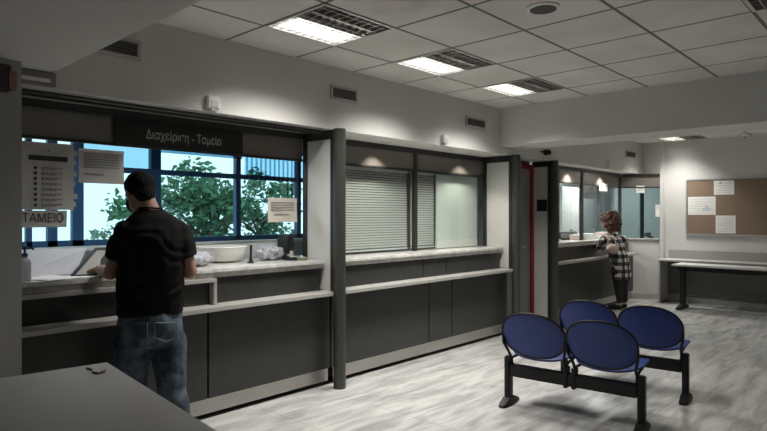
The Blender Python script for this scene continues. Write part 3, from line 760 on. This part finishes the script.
# ------------------------------------------------------------------ waiting benches
def superel(w, h, n, k=40):
    out = []
    for i in range(k):
        a = 2 * PI * i / k; c, s_ = math.cos(a), math.sin(a)
        out.append((w / 2 * math.copysign(abs(c) ** (2 / n), c), h / 2 * math.copysign(abs(s_) ** (2 / n), s_)))
    return out
def shell(mb, outline, fn, th, rings=7):
    """a curved plate: outline in (u,v), fn maps (u,v,offset) to a point"""
    R = [1.0 * (1 - (i / rings)) for i in range(rings)]
    front = [[fn(u * s_, v * s_, th / 2 * (1 if s_ < 1 else .6)) for u, v in outline] for s_ in [r for r in R]]
    back = [[fn(u * s_, v * s_, -th / 2 * (1 if s_ < 1 else .6)) for u, v in outline] for s_ in [r for r in R]]
    mb.loft(front[::-1] + back, cap=True)
def bench(loc, rz, label):
    t = thing('waiting_bench', label, 'bench', loc, rz, 'blue two-seat waiting benches')
    MB().box((-.44, -.03, .215), (.44, .03, .30)).build('beam', M_BLACKMETAL, t, .004, local=True)
    for sx in (-1, 1):
        l = MB().box((sx * .465 - .022, -.035, .03), (sx * .465 + .022, .035, .36)).build('leg', M_BLACKMETAL, t, .008, local=True)
        MB().loft([[(sx * .465 + u, y, z) for u, z in ((-hw, 0), (hw, 0), (hw * .8, zt), (-hw * .8, zt))] for y, hw, zt in ((-.13, .022, .018), (-.10, .034, .03), (-.03, .036, .06), (.04, .036, .06), (.12, .03, .028), (.15, .02, .016))]).build('foot', M_BLACKMETAL, l, .004, local=True)
    for cx in (-.235, .235):
        s = MB()
        def seatf(u, v, o):
            return Vector((cx + u, .165 + v, .405 + o + .10 * u * u * 1.2 + (.02 * (v / .2) if v < 0 else -.012 * (v / .2) ** 2) - .018 * math.cos(min(1, abs(u) / .22) * PI / 2)))
        shell(s, superel(.45, .41, 3.2), seatf, .02); s.build('seat', M_BLUE, t, smooth=True, local=True)
        def backf(u, v, o):
            z = .550 + v; y = -.055 - (z - .36) * .30 + .35 * u * u * -1 * -.9
            return Vector((cx + u, y + o, z))
        s = MB(); shell(s, superel(.45, .315, 2.25), backf, .018); s.build('backrest', M_BLUE, t, smooth=True, local=True)
        f = MB()
        f.tube([backf(u * 1.03, v * 1.03, -.004) for u, v in superel(.45, .315, 2.25, 48)], .0075, 10, closed=True)
        for sx in (-1, 1):
            p0 = backf(sx * .228, -.02, -.006)
            f.tube([p0, p0 + Vector((0, .0, -.05)), Vector((cx + sx * .205, -.05, .40)), Vector((cx + sx * .203, -.01, .35)), Vector((cx + sx * .20, .0, .30))], .0105, 10)
            f.tube([Vector((cx + sx * .203, -.01, .35)), Vector((cx + sx * .19, .10, .355)), Vector((cx + sx * .18, .30, .365))], .010, 8)
        f.build('back_frame', M_BLACKMETAL, t, smooth=True, local=True)
    for sx in (-1, 1):
        MB().box((sx * .028 - .014, -.036, .20), (sx * .028 + .014, .036, .345)).build('bracket', M_BLACKMETAL, t, .004, local=True)
    return t
rzb = math.atan2(-.995, .104)
b1 = bench((3.857, 1.815, 0), rzb, 'blue two-seat bench in the front row, nearest the camera')
b2 = copy_tree(b1); b2.location = (4.725, 1.795, 0); b2['label'] = 'blue two-seat bench in the back row, nearer the far counter'

exec_people = True
# ------------------------------------------------------------------ people
M_SKIN = mat('skin', (.34, .19, .13), .55, nz=.06, nscale=30)
M_SKINF = mat('skin_fair', (.52, .34, .27), .55, nz=.05, nscale=30)
M_HAIR = mat('black_hair', (.006, .005, .005), .85, spec=.15, nz=.3, nscale=120, bump=.5, bscale=180)
M_HAIRB = mat('brown_hair', (.075, .030, .020), .6, nz=.4, nscale=60, bump=.6, bscale=90)
M_TEE = mat('black_cotton', (.008, .008, .008), .95, spec=.2, nz=.15, nscale=40, bump=.15, bscale=30)
def denim():
    m, nt, b = nodes('denim'); tc = nt.nodes.new('ShaderNodeTexCoord')
    n = nt.nodes.new('ShaderNodeTexNoise'); n.inputs['Scale'].default_value = 7; n.inputs['Detail'].default_value = 7; n.inputs['Roughness'].default_value = .65
    r = nt.nodes.new('ShaderNodeValToRGB'); e = r.color_ramp.elements
    e[0].position = .40; e[0].color = (.014, .024, .040, 1); e[1].position = .68; e[1].color = (.135, .18, .225, 1)
    nt.links.new(tc.outputs['Object'], n.inputs[0]); nt.links.new(n.outputs['Fac'], r.inputs[0]); nt.links.new(r.outputs[0], b.inputs['Base Color'])
    b.inputs['Roughness'].default_value = .9
    return m
M_DENIM = denim()
def plaid():
    m, nt, b = nodes('plaid'); tc = nt.nodes.new('ShaderNodeTexCoord'); s = nt.nodes.new('ShaderNodeSeparateXYZ')
    nt.links.new(tc.outputs['Object'], s.inputs[0])
    u = math_node(nt, 'ADD', s.outputs[0], math_node(nt, 'MULTIPLY', s.outputs[1], .8))
    def band(c, p): return math_node(nt, 'LESS_THAN', math_node(nt, 'FLOORED_MODULO', c, p), p / 2)
    a = band(u, .11); c = band(s.outputs[2], .11)
    sm = math_node(nt, 'ADD', a, c)
    r = nt.nodes.new('ShaderNodeValToRGB'); r.color_ramp.interpolation = 'CONSTANT'; e = r.color_ramp.elements
    e[0].position = 0; e[0].color = (.62, .60, .57, 1); e[1].position = .4; e[1].color = (.10, .095, .095, 1)
    k = e.new(.8); k.color = (.012, .012, .012, 1)
    nt.links.new(math_node(nt, 'DIVIDE', sm, 2.0), r.inputs[0]); nt.links.new(r.outputs[0], b.inputs['Base Color']); b.inputs['Roughness'].default_value = .9
    return m
M_PLAID = plaid()

def chain(mb, pts, seg=16):
    """tapered limb: balls at the joints joined by cones"""
    for p, r in pts: mb.ball(p, r, seg, 10)
    for (p, r), (p2, r2) in zip(pts, pts[1:]):
        mb.tube([p, p2], [r, r2], seg)
def ringloft(mb, rings, seg=28):
    """rings: (centre, half width, half depth, yaw)"""
    out = []
    for c, a, b_, yaw in rings:
        c = Vector(c); ca, sa = math.cos(yaw), math.sin(yaw)
        out.append([c + Vector((ca * a * math.cos(2 * PI * k / seg) - sa * b_ * math.sin(2 * PI * k / seg), sa * a * math.cos(2 * PI * k / seg) + ca * b_ * math.sin(2 * PI * k / seg), 0)) for k in range(seg)])
    mb.loft(out)
def hand(mb, wrist, direction, palm_n, k=1.0, thumb_side=1, curl=.35, spread=.012):
    """palm with four unequal bent fingers and a thumb; direction: where the fingers point, palm_n: normal on the back of the hand"""
    d = Vector(direction).normalized(); n = Vector(palm_n); n = (n - d * n.dot(d)).normalized(); s = d.cross(n) * thumb_side; w = Vector(wrist)
    for o in (-.028, -.01, .01, .028):
        chain(mb, [(w + d * .01 * k + s * o * .6 * k, .015 * k), (w + d * .085 * k + s * o * k, .012 * k)], 10)
    for i, (o, L) in enumerate(((.031, .066), (.011, .076), (-.010, .070), (-.030, .055))):
        p = w + d * .085 * k + s * o * k; dd = (d + s * o * 3).normalized(); pts = [(p, .0098 * k)]
        for j, f in enumerate((.45, .32, .23)):
            c = curl * (j + .6); v = dd * math.cos(c) - n * math.sin(c); p = p + v * L * f * k; pts.append((p, (.0092 - j * .0011) * k))
        chain(mb, pts, 8)
    p = w + d * .02 * k + s * .026 * k; pts = [(p, .014 * k)]
    for L, dv in ((.034, d * .62 + s * .75 - n * .15), (.032, d * .85 + s * .4 - n * .35), (.024, d * .95 + s * .15 - n * .4)):
        p = p + dv.normalized() * L * k; pts.append((p, .0105 * k if L > .03 else .0088 * k))
    chain(mb, pts, 8)
def head_mesh(mb, c, R, k=1.0):
    """skull, jaw, nose, lips and ears; R turns local axes (x right ear, y face, z up)"""
    f = lambda x, y, z: c + R @ (Vector((x, y, z)) * k)
    R3 = R
    mb.ball(f(0, -.012, .022), (.076 * k, .094 * k, .092 * k), 24, 16, R3)
    mb.ball(f(0, .028, -.045), (.060 * k, .062 * k, .070 * k), 20, 14, R3)
    mb.ball(f(0, .062, -.095), (.026 * k, .022 * k, .018 * k), 14, 10, R3)
    chain(mb, [(f(0, .090, .012), .009 * k), (f(0, .106, -.022), .013 * k)], 10)
    mb.ball(f(-.010, .098, -.026), .009 * k, 10, 8); mb.ball(f(.010, .098, -.026), .009 * k, 10, 8)
    mb.ball(f(0, .088, -.058), (.024 * k, .010 * k, .006 * k), 14, 8, R3); mb.ball(f(0, .086, -.068), (.021 * k, .010 * k, .007 * k), 14, 8, R3)
    for s_ in (-1, 1):
        mb.ball(f(s_ * .036, .076, .024), (.022 * k, .012 * k, .007 * k), 12, 8, R3)
        mb.ball(f(s_ * .079, -.008, -.008), (.010 * k, .020 * k, .031 * k), 12, 10, R3 @ Matrix.Rotation(s_ * .25, 3, 'Z'))
    return f

def local(pref, D):
    x0 = (pref - 383.5) / FPX * D
    def m(px, py, y=0.0):
        d = D + y; return Vector(((px - 383.5) / FPX * d - x0, y, 1.4 - (py - 215.5) / FPX * d))
    base = CAM + ray(pref, 215.5) * D
    return m, (base.x, base.y, 0)

# --- man
m, base = local(150, 3.36)
man = thing('person', 'man in black T-shirt and faded jeans standing at the first counter, back turned', 'person', base, -YAW)
yw = .33                                                # turned a little towards the counter on his left
LA = [m(125.5, 231, -.045), m(111, 273, .0), m(99, 269, .24)]
RA = [m(179.5, 231, .075), m(190, 272, .09), m(171, 268, .31)]
Hc = m(139.5, 193.5, .055)
HR = (Matrix.Rotation(math.radians(48), 3, 'Z') @ Matrix.Rotation(math.radians(-24), 3, 'X'))
b = MB()
f = head_mesh(b, Hc, HR, .98)
chain(b, [(m(150, 214, .03), .062), (m(146, 202, .03), .056), (m(142, 194, .045), .055)])
ringloft(b, [(m(150, 318, .01), .15, .10, yw), (m(150, 290, .01), .145, .095, yw), (m(151, 255, .01), .160, .10, yw), (m(152, 234, .012), .150, .085, yw), (m(151, 222, .02), .105, .06, yw), (m(150, 212, .025), .055, .055, yw)])
for Lm in (LA, RA):
    chain(b, [(Lm[0], .047), (Lm[0].lerp(Lm[1], .5), .045), (Lm[1], .041), (Lm[1].lerp(Lm[2], .3), .040), (Lm[2], .026)])
for hp, kn, an in ((m(133, 338, .0), m(132, 380, .0), Vector((-.085, .02, .09))), (m(167, 338, .05), m(171, 382, .04), Vector((.155, .05, .09)))):
    chain(b, [(hp, .085), (kn, .055), (an, .038)]); chain(b, [(an, .034), (an + Vector((-.03, .11, -.045)), .026)])
hd = (Vector((-.60, .75, -.10)))
hand(b, LA[2], Vector((-.62, .72, -.22)), Vector((.1, -.15, 1)), 1, -1, .3)
hand(b, RA[2], Vector((-.75, .6, -.12)), Vector((.2, -.1, 1)), 1, 1, .35)
mesh_obj('body', remesh(b, .006, 3), M_SKIN, man)
# eyes
b = MB()
for s_ in (-1, 1): b.ball(f(s_ * .033, .0675, .005), .0118, 12, 8)
b.build('eyes', mat('eye_white', (.6, .58, .55), .3), man, smooth=True, local=True)
b = MB()
for s_ in (-1, 1): b.ball(f(s_ * .033, .0755, .004), .0058, 10, 8)
b.build('irises', mat('iris_brown', (.03, .018, .01), .3), man, smooth=True, local=True)
# hair: a thick cap over the skull, cut above ears and nape
b = MB()
b.ball(f(0, -.020, .034), (.085, .100, .094), 28, 18, HR); b.ball(f(0, .03, .082), (.062, .058, .040), 20, 12, HR)
b.ball(f(0, -.060, -.022), (.060, .050, .066), 20, 12, HR)
me = remesh(b, .006, 2, lambda c: .0035 * noise.noise(c * 70))
bmh = bmesh.new(); bmh.from_mesh(me)
Ri = HR.inverted()
kill = []
for v in bmh.verts:
    l = Ri @ (v.co - Hc)
    if l.y > .012 and l.z < .058 - .1 * max(0, l.y - .05): kill.append(v)
    elif l.z < -.03 - .02 * noise.noise(v.co * 60) and l.y > -.035: kill.append(v)
bmesh.ops.delete(bmh, geom=kill, context='VERTS'); bmh.to_mesh(me); bmh.free()
mesh_obj('hair', me, M_HAIR, man)
# face mask with ear straps
b = MB()
b.ball(f(0, .060, -.045), (.060, .056, .052), 20, 14, HR); b.ball(f(0, .098, -.025), (.026, .027, .032), 14, 10, HR)
for s_ in (-1, 1):
    b.tube([f(s_ * .052, .07, -.03), f(s_ * .074, .03, -.012), f(s_ * .082, -.012, .02)], .003, 6); b.tube([f(s_ * .052, .065, -.06), f(s_ * .07, .03, -.045), f(s_ * .082, -.018, -.035)], .003, 6)
mesh_obj('face_mask', remesh(b, .004, 1), mat('mask_black', (.012, .012, .013), .9), man)
# T-shirt
b = MB()
ringloft(b, [(m(150.2, 313.5, .01), .180, .128, yw), (m(150, 300, .008), .178, .125, yw), (m(150.5, 280, .006), .181, .122, yw), (m(151, 258, .006), .190, .124, yw), (m(152, 240, .008), .192, .118, yw), (m(152, 229, .012), .178, .100, yw), (m(151.5, 222, .018), .160, .085, yw), (m(151, 217, .022), .128, .078, yw), (m(150.5, 213, .025), .092, .07, yw), (m(150, 209.5, .028), .066, .062, yw)])
for Lm in (LA, RA):
    e = Lm[0].lerp(Lm[1], .64)
    chain(b, [(Lm[0], .062), (Lm[0].lerp(Lm[1], .35), .064)]); b.tube([Lm[0].lerp(Lm[1], .2), e], [.069, .066], 20)
def fold(c):
    q = Vector((c.x * 9, c.y * 9, c.z * 4)); w_ = max(0, 1 - abs(c.z - 1.0) / .45)
    return .009 * noise.noise(q * 1.6) + .010 * w_ * math.sin((c.x * 1.0 + c.z * 2.6 + .4 * noise.noise(c * 6)) * 22) * .5
mesh_obj('t_shirt', remesh(b, .008, 3, fold), M_TEE, man)
# collar
b = MB(); cc = m(150, 209.3, .028)
b.tube([cc + Vector((.064 * math.cos(a * PI / 14), .060 * math.sin(a * PI / 14), .002 + .006 * math.sin(a * PI / 14 + PI))) for a in range(28)], .006, 8, closed=True)
b.build('collar', M_TEE, man, smooth=True, local=True)
# jeans
b = MB()
ringloft(b, [(m(150, 345, .02), .165, .125, yw * .7), (m(150, 332, .015), .182, .132, yw * .7), (m(150, 318, .01), .176, .125, yw), (m(150, 309, .01), .170, .118, yw)])
LEG = ((m(133.5, 340, .0), m(132.5, 362, .0), m(132, 382, .0), Vector((-.085, .02, .10))), (m(167, 340, .05), m(170, 362, .05), m(171.5, 384, .04), Vector((.155, .05, .10))))
for hp, th, kn, an in LEG:
    chain(b, [(hp, .104), (th, .094), (kn, .083), (an.lerp(kn, .45), .078)]); b.tube([an.lerp(kn, .45), an + Vector((0, 0, -.05))], [.078, .074], 20)
mesh_obj('jeans', remesh(b, .008, 3, lambda c: .010 * noise.noise(Vector((c.x * 14, c.y * 14, c.z * 9))) + .0015 * math.sin(c.z * 60 + c.x * 40)), M_DENIM, man)
jn = [o for o in bpy.data.objects if o.parent == man and o.name.startswith('jeans')][0]
M_STITCH = mat('denim_stitch', (.20, .23, .26), .9)
for pxc, pyc, yo in ((136, 331, -.122), (166, 331, -.095)):
    b = MB(); ring = [(-12, -9), (12, -9), (12, 7), (0, 12), (-12, 7)]
    pts = []
    for i in range(5):
        a, c2 = ring[i], ring[(i + 1) % 5]
        for s_ in range(6): pts.append((a[0] + (c2[0] - a[0]) * s_ / 6, a[1] + (c2[1] - a[1]) * s_ / 6))
    b.tube([m(pxc + u * .95, pyc + v * .9, yo + .0016 * abs(pxc + u - 150) * .9 - .008) for u, v in pts], .0035, 6, closed=True)
    b.build('pocket_stitching', M_STITCH, jn, local=True)
# shoes
for hp, th, kn, an in LEG:
    b = MB(); d = Vector((-.25, 1, 0)).normalized()
    chain(b, [(an + Vector((0, 0, -.052)), .046), (an + d * .09 + Vector((0, 0, -.055)), .043), (an + d * .17 + Vector((0, 0, -.062)), .037)]); chain(b, [(an - d * .03 + Vector((0, 0, -.055)), .043), (an + d * .05 + Vector((0, 0, -.055)), .045)])
    me = remesh(b, .008, 2)
    for v in me.vertices: v.co.z = max(v.co.z, .002)
    mesh_obj('shoe', me, mat('dark_shoe', (.02, .02, .02), .6), man)

# --- woman
m, base = local(620, 8.66)
wo = thing('person', 'curly-haired woman in black and white checked jacket leaning on the far counter', 'person', base, -YAW)
yw = .75
Hc = m(608.5, 222, .08)
HR = (Matrix.Rotation(math.radians(62), 3, 'Z') @ Matrix.Rotation(math.radians(-18), 3, 'X'))
LA = [m(604, 240, -.02), m(599.5, 249, .10), m(602.5, 242.5, .30)]
RA = [m(622, 239, .14), m(616, 252, .22), m(606, 243.5, .36)]
b = MB()
f = head_mesh(b, Hc, HR, .92)
chain(b, [(m(612, 236, .07), .052), (m(609.5, 228, .07), .047)])
ringloft(b, [(m(620.5, 268, .02), .15, .11, yw), (m(618, 258, .03), .13, .10, yw), (m(614.5, 246, .05), .15, .10, yw), (m(612.5, 239, .06), .15, .085, yw), (m(612, 235, .07), .07, .06, yw)])
for Lm in (LA, RA): chain(b, [(Lm[0], .048), (Lm[1], .036), (Lm[2], .023)])
LEG = ((m(617, 270, .0), m(618.5, 287, .02), m(620, 302, .02)), (m(623, 270, .08), m(623.5, 287, .10), m(624.5, 300.5, .12)))
for hp, kn, an in LEG:
    an = Vector((an.x, an.y, .08)); chain(b, [(hp, .085), (kn, .055), (an, .036)]); chain(b, [(an, .030), (an + Vector((-.06, .05, -.04)), .022)])
hand(b, LA[2], Vector((-.55, .6, -.15)), Vector((0, 0, 1)), .92, -1, .3)
hand(b, RA[2], Vector((-.7, .5, -.15)), Vector((0, 0, 1)), .92, 1, .3)
mesh_obj('body', remesh(b, .0065, 3), M_SKINF, wo)
b = MB()
for s_ in (-1, 1): b.ball(f(s_ * .033, .0675, .005), .0118, 10, 8)
b.build('eyes', MATS['eye_white'], wo, smooth=True, local=True)
b = MB()
for s_ in (-1, 1): b.ball(f(s_ * .033, .0755, .004), .0058, 10, 8)
b.build('irises', MATS['iris_brown'], wo, smooth=True, local=True)
b = MB()
random.seed(3)
for i in range(260):
    th = random.uniform(0, 2 * PI); z = random.uniform(-.17, .15); ph = math.sqrt(max(0, 1 - (z / .19) ** 2)) * random.uniform(.8, 1.05)
    x = .155 * ph * math.cos(th); y = -.035 + .145 * ph * math.sin(th)
    if y > .045 and z < .08 and abs(x) < .1: continue
    b.ball(f(x, y, z), random.uniform(.018, .032), 8, 6)
b.ball(f(0, -.04, .0), (.135, .125, .15), 20, 14, HR)
mesh_obj('hair', remesh(b, .009, 1, lambda c: .008 * noise.noise(c * 60)), M_HAIRB, wo)
b = MB()
ringloft(b, [(m(622, 279, .03), .155, .13, yw), (m(621, 268, .03), .165, .13, yw), (m(618.5, 257, .03), .165, .13, yw), (m(615, 246, .05), .178, .125, yw), (m(613, 239.5, .06), .165, .105, yw), (m(612, 235.5, .07), .10, .075, yw), (m(611.5, 233.5, .07), .065, .06, yw)])
for Lm in (LA, RA):
    e = Lm[1].lerp(Lm[2], .6); chain(b, [(Lm[0], .066), (Lm[1], .056)]); b.tube([Lm[1], e], [.055, .046], 18)
mesh_obj('jacket', remesh(b, .010, 3, lambda c: .010 * noise.noise(c * 14)), M_PLAID, wo)
b = MB()
ringloft(b, [(m(620, 274, .03), .15, .12, yw), (m(620, 266, .03), .155, .12, yw), (m(620, 258, .03), .14, .11, yw)])
for hp, kn, an in LEG:
    an = Vector((an.x, an.y, .10)); chain(b, [(hp, .092), (kn, .066)]); b.tube([kn, an], [.066, .045], 18)
mesh_obj('leggings', remesh(b, .009, 3), mat('leggings_black', (.012, .012, .013), .85), wo)
for hp, kn, an in LEG:
    an = Vector((an.x, an.y, .08)); b = MB(); d = Vector((-.75, .65, 0)).normalized()
    chain(b, [(an + Vector((0, 0, -.035)), .043), (an + d * .08 + Vector((0, 0, -.045)), .036), (an + d * .15 + Vector((0, 0, -.05)), .03)])
    me = remesh(b, .008, 2)
    for v in me.vertices: v.co.z = max(v.co.z, .002)
    mesh_obj('shoe', me, mat('black_shoe', (.012, .012, .012), .6), wo)
# pink pouch hanging at her side
pc = m(612, 248.5, -.17)
pw = Matrix.Translation(base) @ Matrix.Rotation(-YAW, 4, 'Z') @ pc
t = thing('handbag', 'pale pink handbag hanging at the woman\'s side', 'bag', tuple(pw), -YAW)
b = MB(); b.ball((0, 0, 0), (.085, .05, .065), 18, 12); b.ball((.03, 0, -.02), (.07, .045, .055), 16, 10)
mesh_obj('body', remesh(b, .008, 2, lambda c: .006 * noise.noise(c * 25)), mat('pink_leather', (.50, .36, .34), .5), t)
MB().tube([(-.06, .0, .05), (-.05, .02, .12), (0, .04, .2), (.03, .05, .22), (.05, .03, .14), (.06, 0, .05)], .006, 8).build('strap', MATS['pink_leather'], t, smooth=True, local=True)

# ------------------------------------------------------------------ the far booth's inside
t = thing('computer_monitor', 'dark desktop device behind the left pane of the far booth', 'monitor', (7.95, 4.1, ZT))
mx0, mx1 = xat(559, 4.05), xat(576, 4.05)
MB().box((mx0, 4.03, ZT + .02), (mx1, 4.09, ZT + .12)).build('case', M_BLACK, t, .006)
MB().box((mx0 + .15, 4.02, ZT), (mx1 - .15, 4.10, ZT + .02)).build('foot', M_BLACK, t)
box('screen', (mx0 + .02, 4.0285, ZT + .035), (mx1 - .02, 4.0298, ZT + .11), mat('screen_grey', (.16, .17, .18), .2), t)
rng = random.Random(5)
for i in range(12):
    x = (8.50 if i < 6 else 8.98) + .235 * (i % 6); y = 3.90 if i < 6 else 4.12
    if x > 9.75: continue
    h = rng.uniform(.04, .10)
    t = thing('paper_pile', ('low white paper pile on the far worktop behind the glass' if i % 4 else 'pinkish paper pile on the far worktop behind the glass'), 'papers', (x, y, ZT), rng.uniform(-.1, .1), 'paper piles behind the far glass')
    M_ = M_PAPER if i % 4 else mat('pink_paper', (.62, .42, .40), .8)
    MB().box((-.10, -.07, 0), (.10, .07, h)).build('stack', M_, t, .003, local=True)
    MB().box((-.09, -.06, h + .0005), (.11, .075, h + .002)).build('top_sheet', M_PAPER, t, local=True)
for px, y in ((603, 3.79), (0, 0)):  # white sheet takes the place of a lamp reflection on the glass
    if not px: continue
    x0, x1 = xat(599, y), xat(607, y)
    t = thing('notice', 'small white sheet standing in for a lamp reflection on the far glass above the woman', 'notice', ((x0 + x1) / 2, y, 1.78), 0, 'notices in the far booth')
    box('sheet', (x0, y - .008, 1.79), (x1, y - .006, 1.91), M_PAPER, t)
    strokes(t, [(x0 + .03, x1 - .03, 1.88 - k * .025, .008) for k in range(3)], y=y + .001)
def diag_sheet(t0, t1, z0, z1, label):
    c = A + (B - A) * ((t0 + t1) / 2)
    t = thing('notice', label, 'notice', (c.x, c.y, z0), 0, 'notices in the far booth')
    a = A + (B - A) * t0 + nn * .008 + Vector((0, 0, z0)); b_ = A + (B - A) * t1 + nn * .008 + Vector((0, 0, z0))
    MB().prism([a, b_, b_ + nn * .002, a + nn * .002], (0, 0, z1 - z0)).build('sheet', M_PAPER, t)
    q = MB()
    for k in range(3):
        z = z1 - z0 - .03 - k * .022; q.prism([a + (b_ - a) * .15 + nn * .0022 + Vector((0, 0, z)), a + (b_ - a) * .85 + nn * .0022 + Vector((0, 0, z)), a + (b_ - a) * .85 + nn * .003 + Vector((0, 0, z)), a + (b_ - a) * .15 + nn * .003 + Vector((0, 0, z))], (0, 0, .006))
    q.build('print', M_INKG, t)
diag_sheet(.38, .58, 1.78, 1.9, 'small white sheet standing in for a lamp reflection high on the angled corner pane')  # lamp reflection in the pane, painted as a white sheet
diag_sheet(.84, .94, 1.38, 1.58, 'narrow white notice at the right edge of the angled corner pane')
M_CAB = mat('teal_grey_cabinet', (.165, .205, .208), .5, nz=.04, nscale=3)
for i, (pa, pb, h, y, lb) in enumerate(((562, 579, 1.95, 5.0, 'pale tall cabinet seen through the left far pane'), (584, 602, 1.75, 5.1, 'teal grey cabinet behind the woman\'s booth glass'), (604, 611, 1.9, 5.15, 'taller teal grey cabinet near the post of the far booth'))):
    x0, x1 = xat(pa, y), xat(pb, y)
    t = thing('cabinet', lb, 'cabinet', ((x0 + x1) / 2, y + .2, 0), 0, 'office cabinets in the far booth')
    mm = M_SCREENPANEL if i == 0 else M_CAB
    MB().box((x0, y + .02, 0), (x1, y + .42, h)).build('body', mm, t, .004)
    xm = (x0 + x1) / 2
    for a, b_ in ((x0 + .004, xm - .003), (xm + .003, x1 - .004)):
        d = MB().box((a, y, .05), (b_, y + .019, h - .01)).build('door', mm, t, .003)
        hx = b_ - .03 if a < xm - .1 and b_ < xm else a + .03
        MB().box((hx - .006, y - .02, 1.0), (hx + .006, y - .001, 1.14)).build('handle', M_STEEL, d)

for ya, yb, lb in ((3.50, 4.12, 'teal grey cupboard seen through the right half of the angled corner pane'), (4.19, 4.72, 'teal grey cupboard seen through the left half of the angled corner pane')):
    t = thing('cupboard', lb, 'cupboard', (12.2, (ya + yb) / 2, 0), 0, 'cupboards behind the corner pane')
    MB().box((12.02, ya, 0), (12.5, yb, 2.0)).build('body', M_CAB, t, .004)
    d = MB().box((12.0, ya + .005, .06), (12.019, yb - .005, 1.99)).build('door', M_CAB, t, .003)
    MB().box((11.98, ya + .05, 1.0), (11.999, ya + .062, 1.14)).build('handle', M_STEEL, d)
ph = A + (B - A) * .72 - nn * .14
t = thing('telephone', 'black desk telephone behind the angled corner pane', 'telephone', (ph.x, ph.y, 1.0185))
MB().prism([(ph.x - .09, ph.y - .07, 1.0185), (ph.x + .09, ph.y - .07, 1.0185), (ph.x + .09, ph.y + .07, 1.075), (ph.x - .09, ph.y + .07, 1.075)], (0, 0, .02)).build('base', M_BLACK, t, .004)
MB().tube([(ph.x - .09, ph.y, 1.085), (ph.x - .05, ph.y, 1.10), (ph.x + .05, ph.y, 1.10), (ph.x + .09, ph.y, 1.085)], [.022, .014, .014, .022], 10).build('handset', M_BLACK, t, smooth=True)
box('corner_shelf', (10.0, 3.82, .96), (10.6, 4.2, .999), M_MARBLE)
tag(bpy.data.objects['corner_shelf'], 'marble shelf inside the far booth behind the angled pane', 'shelf')
# ------------------------------------------------------------------ outside the office window
def tree(x, y, h, r, n, col, label, seed, leaf=.09, z0=-.4):
    rg = random.Random(seed)
    t = thing('tree', label, 'tree', (x, y, -1.5), 0, 'trees outside the office window')
    b = MB(); b.tube([(x, y, -1.5), (x + .05, y, .3), (x - .03, y + .05, h * .55)], [.09, .07, .04], 10)
    for k in range(9):
        z = rg.uniform(.3, h * .6); a = rg.uniform(0, 2 * PI); b.tube([(x, y, z), (x + r * .5 * math.cos(a), y + r * .5 * math.sin(a), z + .35), (x + r * .85 * math.cos(a), y + r * .85 * math.sin(a), z + .6)], [.03, .02, .008], 6)
    b.build('trunk', mat('bark', (.07, .055, .04), .9, nz=.3, nscale=15), t)
    b = MB(); cl = [(rg.gauss(0, r * .45), rg.gauss(0, r * .4), rg.uniform(z0, h), rg.uniform(.22, .42) * r) for k in range(26)]
    for i in range(n):
        cx, cy, cz, cr = rg.choice(cl)
        v = Vector((rg.gauss(0, 1), rg.gauss(0, 1), rg.gauss(0, 1))).normalized() * cr * rg.uniform(.35, 1)
        p = Vector((x + cx, y + cy, cz)) + v
        u = Vector((rg.gauss(0, 1), rg.gauss(0, 1), rg.gauss(0, .6))).normalized(); w_ = u.orthogonal().normalized(); L = leaf * rg.uniform(.6, 1.3)
        w_ = (w_ * math.cos(i) + u.cross(w_) * math.sin(i)); k_ = u.cross(w_) * L * .12
        b.quad(p - u * L * .5, p + w_ * L * .24 + k_, p + u * L * .5, p - w_ * L * .24 + k_)
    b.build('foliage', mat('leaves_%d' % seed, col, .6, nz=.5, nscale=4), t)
tree(xat(200, 9.0), 9.0, 2.05, 1.0, 4300, (.10, .235, .125), 'dark green leafy tree outside, in the middle office window pane', 1, .15)
tree(xat(262, 9.2), 9.2, 2.1, .9, 3700, (.13, .27, .16), 'mid green tree outside, in the right office window pane', 2, .13)
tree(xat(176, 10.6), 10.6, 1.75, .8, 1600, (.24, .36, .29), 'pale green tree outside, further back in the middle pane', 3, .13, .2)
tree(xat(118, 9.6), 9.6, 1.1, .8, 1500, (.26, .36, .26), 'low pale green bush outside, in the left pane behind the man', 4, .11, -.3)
struct('ground_outside', MB().box((-12, YW + .25, -1.6), (24, 30, -1.5)), mat('outside_ground', (.45, .46, .44), .9, nz=.1, nscale=1))

# ------------------------------------------------------------------ sky light and added office fill
w = bpy.data.worlds.new('sky'); bpy.context.scene.world = w; w.use_nodes = True
bg = w.node_tree.nodes['Background']; bg.inputs[0].default_value = (.88, .95, .98, 1); bg.inputs[1].default_value = 1.9
area(2.0, 5.0, 2.44, .9, .4, 20, 160, (.88, .95, 1)); area(8.3, 4.7, 2.44, .9, .4, 46, 160, (.93, 1, 1)); area(10.9, 4.5, 2.44, .9, .4, 42, 160, (.93, 1, 1))        # unseen fill lights added to brighten the offices behind the glass
sc = bpy.context.scene
sc.view_settings.view_transform = 'Standard'; sc.view_settings.look = 'None'; sc.view_settings.gamma = 1; sc.view_settings.use_curve_mapping = False
sc.view_settings.exposure = 0.06
sc.cycles.max_bounces = 10; sc.cycles.diffuse_bounces = 5; sc.cycles.transparent_max_bounces = 16
sc.cycles.use_denoising = True; sc.cycles.caustics_reflective = False; sc.cycles.caustics_refractive = False; sc.cycles.sample_clamp_indirect = 6
